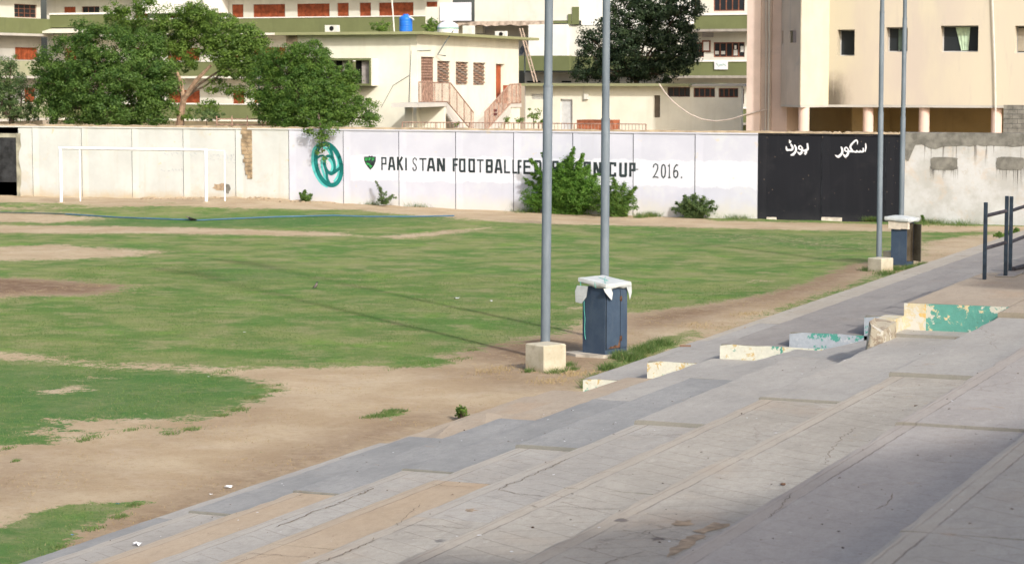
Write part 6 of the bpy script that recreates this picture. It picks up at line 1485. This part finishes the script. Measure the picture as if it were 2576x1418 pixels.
# only in view
vx = X*math.cos(ALPHA)+Y*math.sin(ALPHA); vy = Y*math.cos(ALPHA)-X*math.sin(ALPHA); keep = (np.abs(vx/vy) < .235) & (CAMH/vy < .22); X, Y = X[keep], Y[keep]
D_ = field(X, Y, DIRT); nz_ = .5+.28*fbm(X, Y, 1.3, 21)*.6+.25*fbm(X, Y, .35, 22)*.5
g = (D_+(nz_-.5)*1.3) < .42; Xg, Yg = X[g], Y[g]; hg = np.full(len(Xg), .028)
blades('grass', Xg, Yg, ground_z(Xg, Yg)-.003, .032, .006, 5, GM, "short green turf on the near part of the pitch")
d_ = (~g) & (R_.uniform(size=len(X)) < .35) & (fbm(X, Y, 2.5, 31) > -.1); Xd, Yd = X[d_], Y[d_]
blades('dry_grass', Xd, Yd, ground_z(Xd, Yd)-.003, .022, .006, 6, GMd, "dry straw scattered over the bare soil", .9)
def weeds(label, spots, seed, h, mat=None):
    r = np.random.RandomState(seed); xs, ys = [], []
    for px, py, rx_, n_ in spots:
        c_ = gz(px, py, 0); s = FPX/c_.dot(Vector((-math.sin(ALPHA), math.cos(ALPHA), 0))); rr = rx_/s
        xs.append(c_.x+r.normal(0, rr*.5, n_)); ys.append(c_.y+r.normal(0, rr*.9, n_))
    xs, ys = np.concatenate(xs), np.concatenate(ys); k_ = (xs < -15.3) | (ys > 37.2) & (xs < -14.2); xs, ys = xs[k_], ys[k_]; ys = np.minimum(ys, WALL_A-.1)
    return blades('weeds', xs, ys, ground_z(xs, ys), h, .007, seed, mat or GMw, label, .6)
weeds("tall grass tufts beside the closed cabinet and the stand edge", [(1590,905,26,900),(1560,900,20,500),(1620,885,30,700),(1660,868,30,500),(1500,960,16,380),(1475,975,9,200),(1530,930,20,300)], 70, .16)
weeds("weeds round the near concrete block", [(1400,935,30,260),(1435,920,14,160),(1330,935,12,90),(1445,930,10,100)], 71, .09)
weeds("grass tufts round the far concrete block and open cabinet", [(2190,680,20,500),(2250,680,20,600),(2290,676,24,500),(2320,668,18,260),(2230,690,30,400)], 72, .13)
weeds("thin weeds along the foot of the wall", [(1640,545,22,420),(1610,548,14,260),(1850,551,40,300),(2215,553,20,420),(2235,550,14,300),(2330,562,60,700),(2420,566,50,300),(1000,520,30,90),(1100,524,40,90),(1320,538,30,180)], 73, .22)
weeds("low scattered weed patch on the bare soil", [(960,1045,28,260),(985,1035,20,240),(930,1050,16,140),(1015,1035,9,60)], 74, .05)

# ------------------------------------------------------------------ small things
M_paper = simple("crumpled white paper", (.74, .76, .80), .7, .05, 9)
def scrap(px, py, z, w_px, label, mat=None, up=.5, name='paper_scrap', cat='litter', group=None):
    c_ = gz(px, py, z); s = FPX/c_.dot(Vector((-math.sin(ALPHA), math.cos(ALPHA), 0))); w_ = w_px/s; r = random.Random(int(px*7+py)); b = MB(); vs = []; n = 4
    for j in range(n):
        for i in range(n): vs.append((c_.x+(i/(n-1)-.5)*w_+r.uniform(-.12, .12)*w_, c_.y+(j/(n-1)-.5)*w_*.8+r.uniform(-.12, .12)*w_, z+.008+r.uniform(0, up)*w_*.6))
    b.mesh(vs, [(j*n+i, j*n+i+1, (j+1)*n+i+1, (j+1)*n+i) for j in range(n-1) for i in range(n-1)]+[(0, n, 2*n, 3*n, 3*n+1, 3*n+2, 3*n+3, 2*n+3, n+3, 3, 2, 1)][:0])
    o = b.build(name, mat or M_paper, None, False, origin=c_); tag(o, label, cat, group); return o
scrap(345, 1372, .2, 18, "crumpled white paper on the pale lowest step, bottom left", up=1.0)
scrap(575, 1226, 0, 18, "white paper scrap on the bare soil near the stand edge")
scrap(530, 1244, 0, 7, "tiny pale scrap left of the larger paper on the soil")
scrap(1148, 751, 0, 14, "white scrap on the pitch left of the nearest pole"); scrap(1236, 758, 0, 7, "small white scrap on the pitch close to the nearest pole")
scrap(615, 836, 0, 5, "tiny white speck of litter in the middle of the pitch"); scrap(525, 948, 0, 6, "pale scrap in the dirt strip above the left grass lobe")
M_cyan = simple("blue plastic film", (.05, .22, .48), .4, .1); M_mint = simple("mint green film", (.15, .6, .4), .4, .1)
scrap(296, 1268, 0, 8, "blue wrapper at the tip of the corner grass", M_cyan, name='wrapper'); scrap(182, 1346, 0, 7, "pale blue wrapper in the corner grass", M_cyan, name='wrapper')
scrap(983, 1057, 0, 6, "mint green wrapper beside the weed patch", M_mint, name='wrapper')
M_drop = simple("white dropping", (.70, .71, .74), .7, .05)
sp_ = [(1560,1352,9,2.04),(1452,1390,5,2.04),(1300,1437-20,8,2.04),(1230,1392,5,1.67),(1500,1342,6,2.04),(835,1356,6,.94),(760,1370,7,.94),(1020,1165,6,.94),(1250,1112,5,1.3),(1240,1130,5,1.3),(1960,1085,6,2.41),(1690,1160,6,2.04),(2315,1310,5,2.78),(1790,1433-25,6,2.41),(1318,1418-14,7,2.04),(820,1330,5,.94)]
for i, (x, y, w_, z) in enumerate(sp_[:0]): pass
b = MB(); r = random.Random(17)
# loose dead leaves and grit on the treads: too many to count
for i in range(420):
    k = r.randrange(0, 9); x = r.uniform(NC[k+1]+.05, NC[k+2]-.05); y = r.uniform(12, 32); z = NZ[k+1]+.013+(.10 if y > 24.75 or k == 7 and y > 18.7 else 0); s = r.uniform(.005, .018); a = r.uniform(0, 6.28)
    if r.random() < .06: s *= 1.8
    ca, sa = math.cos(a)*s, math.sin(a)*s; b.poly([(x-ca, y-sa, z), (x+sa*.5, y-ca*.5, z+s*.5), (x+ca, y+sa, z+s*.2), (x-sa*.5, y+ca*.5, z+s*.4)])
o = b.build('dead_leaves', simple("brown dry leaf bits", (.10, .06, .04), .9, .3, 5), None, False, origin=(-8, 20, 1)); tag(o, "brown leaf bits and grit strewn on the steps", None, None, 'stuff')
b = MB()
for i in range(120):
    k = r.randrange(0, 9); x = r.uniform(NC[k+1]+.05, NC[k+2]-.05); y = r.uniform(12, 30); z = NZ[k+1]+.006+(.10 if y > 24.75 or k == 7 and y > 18.7 else 0); s = r.uniform(.006, .02); n = 7
    b.poly([(x+s*r.uniform(.6, 1.1)*math.cos(6.283*q_/n), y+s*1.2*r.uniform(.6, 1.1)*math.sin(6.283*q_/n), z) for q_ in range(n)])
o = b.build('bird_droppings', M_drop, None, False, origin=(-8, 20, 1)); tag(o, "white droppings spotted over the steps", None, None, 'stuff')
def lump_thing(px, py, z, w_px, label, mat, name, cat):
    c_ = gz(px, py, z); s = FPX/c_.dot(Vector((-math.sin(ALPHA), math.cos(ALPHA), 0))); w_ = w_px/s; r = random.Random(int(px)); b = MB(); vs = []; n = 8
    for j in range(1, 4):
        for i in range(n): a = 6.283*i/n; rr = math.sin(j*math.pi/4)*w_/2*r.uniform(.7, 1.2); vs.append((c_.x+rr*math.cos(a), c_.y+rr*math.sin(a)*.7, z+w_*.22*(1-math.cos(j*math.pi/4))*r.uniform(.8, 1.2)))
    fs = [(j*n+i, j*n+(i+1) % n, (j+1)*n+(i+1) % n, (j+1)*n+i) for j in range(2) for i in range(n)]+[tuple(range(n-1, -1, -1)), tuple(range(2*n, 3*n))]
    b.mesh(vs, fs); return tag(b.build(name, mat, None, False, origin=c_), label, cat)
M_lf = simple("dark dead leaf", (.045, .022, .015), .8, .3)
lump_thing(1340, 1327, 2.04, 10, "dark curled dead leaf on the grooved step, bottom centre", M_lf, 'dead_leaf', 'leaf')
lump_thing(1970, 1220, 2.78-.37, 16, "clump of brown leaves on the step right of centre", simple("brown leaf clump", (.16, .09, .06), .9, .4, 9), 'leaf_clump', 'leaf')
lump_thing(2120, 1378, 2.78, 8, "small dark leaf in the shaded part of the steps", M_lf, 'dead_leaf', 'leaf')
b = MB(); a0_, a1_ = gz(1872, 829, .45), gz(1904, 827, .45); b.tube([a0_, a1_], .025, 6); b.tube([gz(1875, 824, .45), a0_], .02, 5); tag(b.build('stick', simple("pale wooden stick", (.42, .30, .2), .8), None, origin=a0_), "short pale wooden stick on the walkway beside the pitch", "stick")
b = MB(); a0_, a1_ = gz(1710, 872-2, .44), gz(1738, 870, .44); b.tube([a0_, a1_], .025, 6); tag(b.build('stick', simple("rust brown bar", (.2, .12, .08), .8), None, origin=a0_), "short rusty bar on the walkway edge near the closed cabinet", "stick")
# hose lying on the pitch
hp = [(-40,533),(0,536),(80,537),(165,538),(165.1,538),(300,541),(500,545),(700,546),(840,544),(930,547),(1040,547),(1142,545)]
M_hose = simple("blue hose", (.06, .14, .22), .5, .1); M_hosed = simple("grey green hose", (.10, .13, .12), .6, .1)
hs_ = empty('hose', gz(500, 545, .03), "long hose lying across the far pitch, dark at the left and blue along the rest", "hose")
b = MB(); b.tube([gnd(x, y)+Vector((0, 0, .04)) for x, y in hp[:4]], .03, 6); b.build('hose_length', M_hosed, hs_); b = MB(); b.tube([gnd(x, y)+Vector((0, 0, .04)) for x, y in hp[4:]], .03, 6); b.build('hose_length', M_hose, hs_)
# birds
def bird(px, py, face, L, label, upright=False):
    c_ = gnd(px, py); t = empty('crow', c_, label, 'bird'); M_b = simple("black feathers", (.018, .017, .018), .5, .1); M_n = simple("grey brown nape", (.16, .13, .12), .6, .1)
    me_ = bpy.data.meshes.new('body'); d = Vector((math.cos(face), math.sin(face), 0)); k = L
    # body: lofted rings from tail to beak
    ax = [(-.62, .10, .012), (-.42, .13, .035), (-.2, .17, .085), (0, .2, .12), (.18, .26, .115), (.30, .34, .075), (.38, .40, .068), (.46, .41, .05), (.50, .40, .022), (.60, .385, .006)]
    if upright: ax = [(-.30, .02, .015), (-.2, .12, .05), (-.1, .22, .1), (0, .32, .12), (.08, .42, .1), (.12, .50, .065), (.16, .56, .065), (.22, .575, .045), (.26, .57, .02), (.34, .56, .006)]
    b = MB(); b.tube([c_+d*(x*k)+Vector((0, 0, z*k)) for x, z, r_ in ax[:6]], [r_*k for _, _, r_ in ax[:6]], 10); b.build('body', M_b if not upright else M_n, t)
    b = MB(); b.tube([c_+d*(x*k)+Vector((0, 0, z*k)) for x, z, r_ in ax[5:]], [r_*k for _, _, r_ in ax[5:]], 10); b.build('head', M_n if not upright else M_b, t)
    sd = Vector((-d.y, d.x, 0))
    for s in (-1, 1):
        b = MB(); w0 = c_+d*.12*k+Vector((0, 0, .27*k))+sd*s*.1*k; pts = [w0, w0+d*-.2*k+sd*s*.05*k+Vector((0, 0, .0)), w0+d*-.62*k+sd*s*-.03*k+Vector((0, 0, -.09*k if not upright else -.25*k)), w0+d*-.3*k+Vector((0, 0, -.12*k))]
        b.mesh([tuple(p) for p in pts]+[tuple(p+sd*s*.02*k) for p in pts], [(0,1,2,3),(7,6,5,4),(0,4,5,1),(1,5,6,2),(2,6,7,3),(3,7,4,0)]); b.build('wing', M_b, t, False)
        b = MB(); f = c_+sd*s*.05*k+d*.02*k; b.tube([f+Vector((0, 0, .16*k)), f], .012*k, 5); b.tube([f, f+d*.09*k], .01*k, 4); b.build('leg', M_b, t)
bird(482, 555, math.radians(200), .42, "crow on the far pitch, head down beyond the hose")
bird(795, 726, math.radians(80), .30, "small dark bird standing upright in the middle of the pitch", True)

# broken little tufts along the ragged edge of the turf
weeds("ragged low turf tufts fringing the worn edge of the left grass lobe", [(650,975,26,260),(690,985,16,120),(600,1030,26,200),(560,1045,18,120),(480,1080,26,160),(430,1092,18,90),(230,1100,30,140),(330,1082,24,120),(40,1160,10,60),(20,1128,16,70),(210,1108,16,70),(640,1000,26,260),(700,970,10,50),(560,935,30,120),(300,1300,18,120),(340,1270,18,90),(240,1330,20,90),(150,1375,18,90),(1060,915,40,220),(1150,905,30,160),(1000,925,30,120),(1190,880,20,80)], 75, .045, GM)
weeds("sparse straw and weeds on the soil between pitch and stand", [(1250,930,60,260),(1450,940,40,260),(1380,960,50,200),(1530,940,30,200),(1600,900,40,200),(1750,820,60,200),(1880,790,40,200)], 76, .05, GMd)
# cracks: thin dark ribbons lying in the concrete surface
M_crack = simple("dark crack", (.17, .13, .095), .95, .3, 8)
def crack(pts, z, wd, parent=None):
    P_ = []; r = random.Random(int(pts[0][0]))
    W_ = [gz(x, y, z+.006) for x, y in pts]
    for i in range(len(W_)-1):
        n = max(2, int((W_[i+1]-W_[i]).length/.05))
        for k in range(n): P_.append(W_[i].lerp(W_[i+1], k/n)+Vector((r.gauss(0, .012), r.gauss(0, .012), 0)))
    P_.append(W_[-1]); b = MB(); vs = []
    for i, p in enumerate(P_):
        t = (P_[min(i+1, len(P_)-1)]-P_[max(0, i-1)]); nn = Vector((-t.y, t.x, 0)); nn = nn.normalized() if nn.length > 1e-6 else Vector((1, 0, 0)); ww = wd*.7*r.uniform(.3, 1.2)*(1 if 0 < i < len(P_)-1 else .2)
        vs += [tuple(p+nn*ww/2), tuple(p-nn*ww/2)]
    b.mesh(vs, [(2*i, 2*i+1, 2*i+3, 2*i+2) for i in range(len(P_)-1)]); b.build('crack', M_crack, stand, False)
Z = lambda k: .20+.368*k
for pts, k, wd in (([(912,1238),(850,1266),(790,1285),(747,1305),(691,1325)],2,.022),([(1425,1153),(1370,1180),(1297,1211),(1257,1230),(1300,1240),(1375,1247)],4,.016),([(1328,1270),(1368,1275),(1425,1272),(1502,1279),(1575,1278)],5,.014),
   ([(1006,1320),(1036,1319),(1110,1322),(1197,1328)],4,.013),([(621,1391),(691,1393),(779,1401)],3,.014),([(788,1418),(864,1390),(934,1363),(940,1350)],4,.014),([(1083,1215),(1130,1222),(1234,1224)],3,.012),([(940,1226),(905,1243)],2,.03),
   ([(1060,1265),(1030,1290),(1000,1320)],4,.012),([(1470,1440),(1560,1400),(1620,1385)],6,.010),([(1560,1330),(1640,1345),(1730,1362)],6,.012),([(2155,1072),(2120,1100),(2090,1130),(2075,1165)],7,.012),([(1990,1240),(1960,1275),(1930,1300)],7,.008),([(2250,1240),(2230,1265),(2200,1280)],8,.012),
   ([(1440,1075),(1500,1082),(1560,1083)],4,.009),([(1640,1330),(1600,1352)],6,.008)): crack(pts, Z(k), wd)
M_sand = simple("spilt sandy dirt", (.36, .28, .20), .95, .25, 5, bump=.4); M_dstain = simple("dull damp stain", (.21, .185, .17), .9, .2, 6)
def patch(pts, k, mat, dz=.004):
    c_ = [gz(x, y, Z(k)+dz) for x, y in pts]; r = random.Random(int(pts[0][0])); out = []
    for i in range(len(c_)):
        a, b_ = c_[i], c_[(i+1) % len(c_)]
        for j in range(4): out.append(tuple(a.lerp(b_, j/4)+Vector((r.gauss(0, .014), r.gauss(0, .02), 0))))
    m_ = sum((Vector(p) for p in out), Vector())/len(out); n = len(out); b = MB(); b.mesh(out+[tuple(m_+Vector((0, 0, .003)))], [(i, (i+1) % n, n) for i in range(n)]); b.build('dirt_patch', mat, stand, False)
patch([(1795,1312),(1832,1316),(1810,1328),(1770,1342),(1740,1335),(1775,1325)], 6, M_sand); patch([(1750,1343),(1775,1345),(1735,1372),(1700,1392),(1672,1400),(1690,1378),(1725,1355)], 6, M_sand)
patch([(1690,1310),(1730,1306),(1745,1318),(1705,1322)], 6, M_sand); patch([(2250,1360),(2262,1345),(2290,1338),(2318,1342),(2300,1352),(2275,1362)], 7, M_dstain); patch([(1548,1305),(1570,1300),(1580,1308),(1560,1312)], 6, M_dstain)
patch([(1170,1280),(1195,1278),(1200,1284),(1178,1286)], 5, M_sand); patch([(1640,1353),(1660,1350),(1668,1356),(1648,1359)], 6, M_dstain)
# rubble on the bank at the foot of the old wall
b = MB(); r = random.Random(91)
for i in range(90):
    x = r.uniform(-54, -45); y = r.uniform(86.6, 88.4); z = float(ground_z(x, y)); s = r.uniform(.02, .09)
    v_ = [(x+s*r.uniform(.6, 1.2)*dx, y+s*r.uniform(.6, 1.2)*dy, z+s*.6*dz) for dx, dy, dz in ((-1,-1,-.3),(1,-1,-.3),(1,1,-.3),(-1,1,-.3),(-.5,-.6,1),(.6,-.5,.9),(.5,.6,1),(-.6,.5,.8))]
    b.mesh(v_, [(0,1,5,4),(1,2,6,5),(2,3,7,6),(3,0,4,7),(4,5,6,7)])
tag(b.build('rubble', simple("sandy rubble", (.33, .26, .18), .95, .3, 4), None, False, origin=(-50, 87.5, .3)), "broken sandy rubble on the bank below the old wall", None, None, 'stuff')
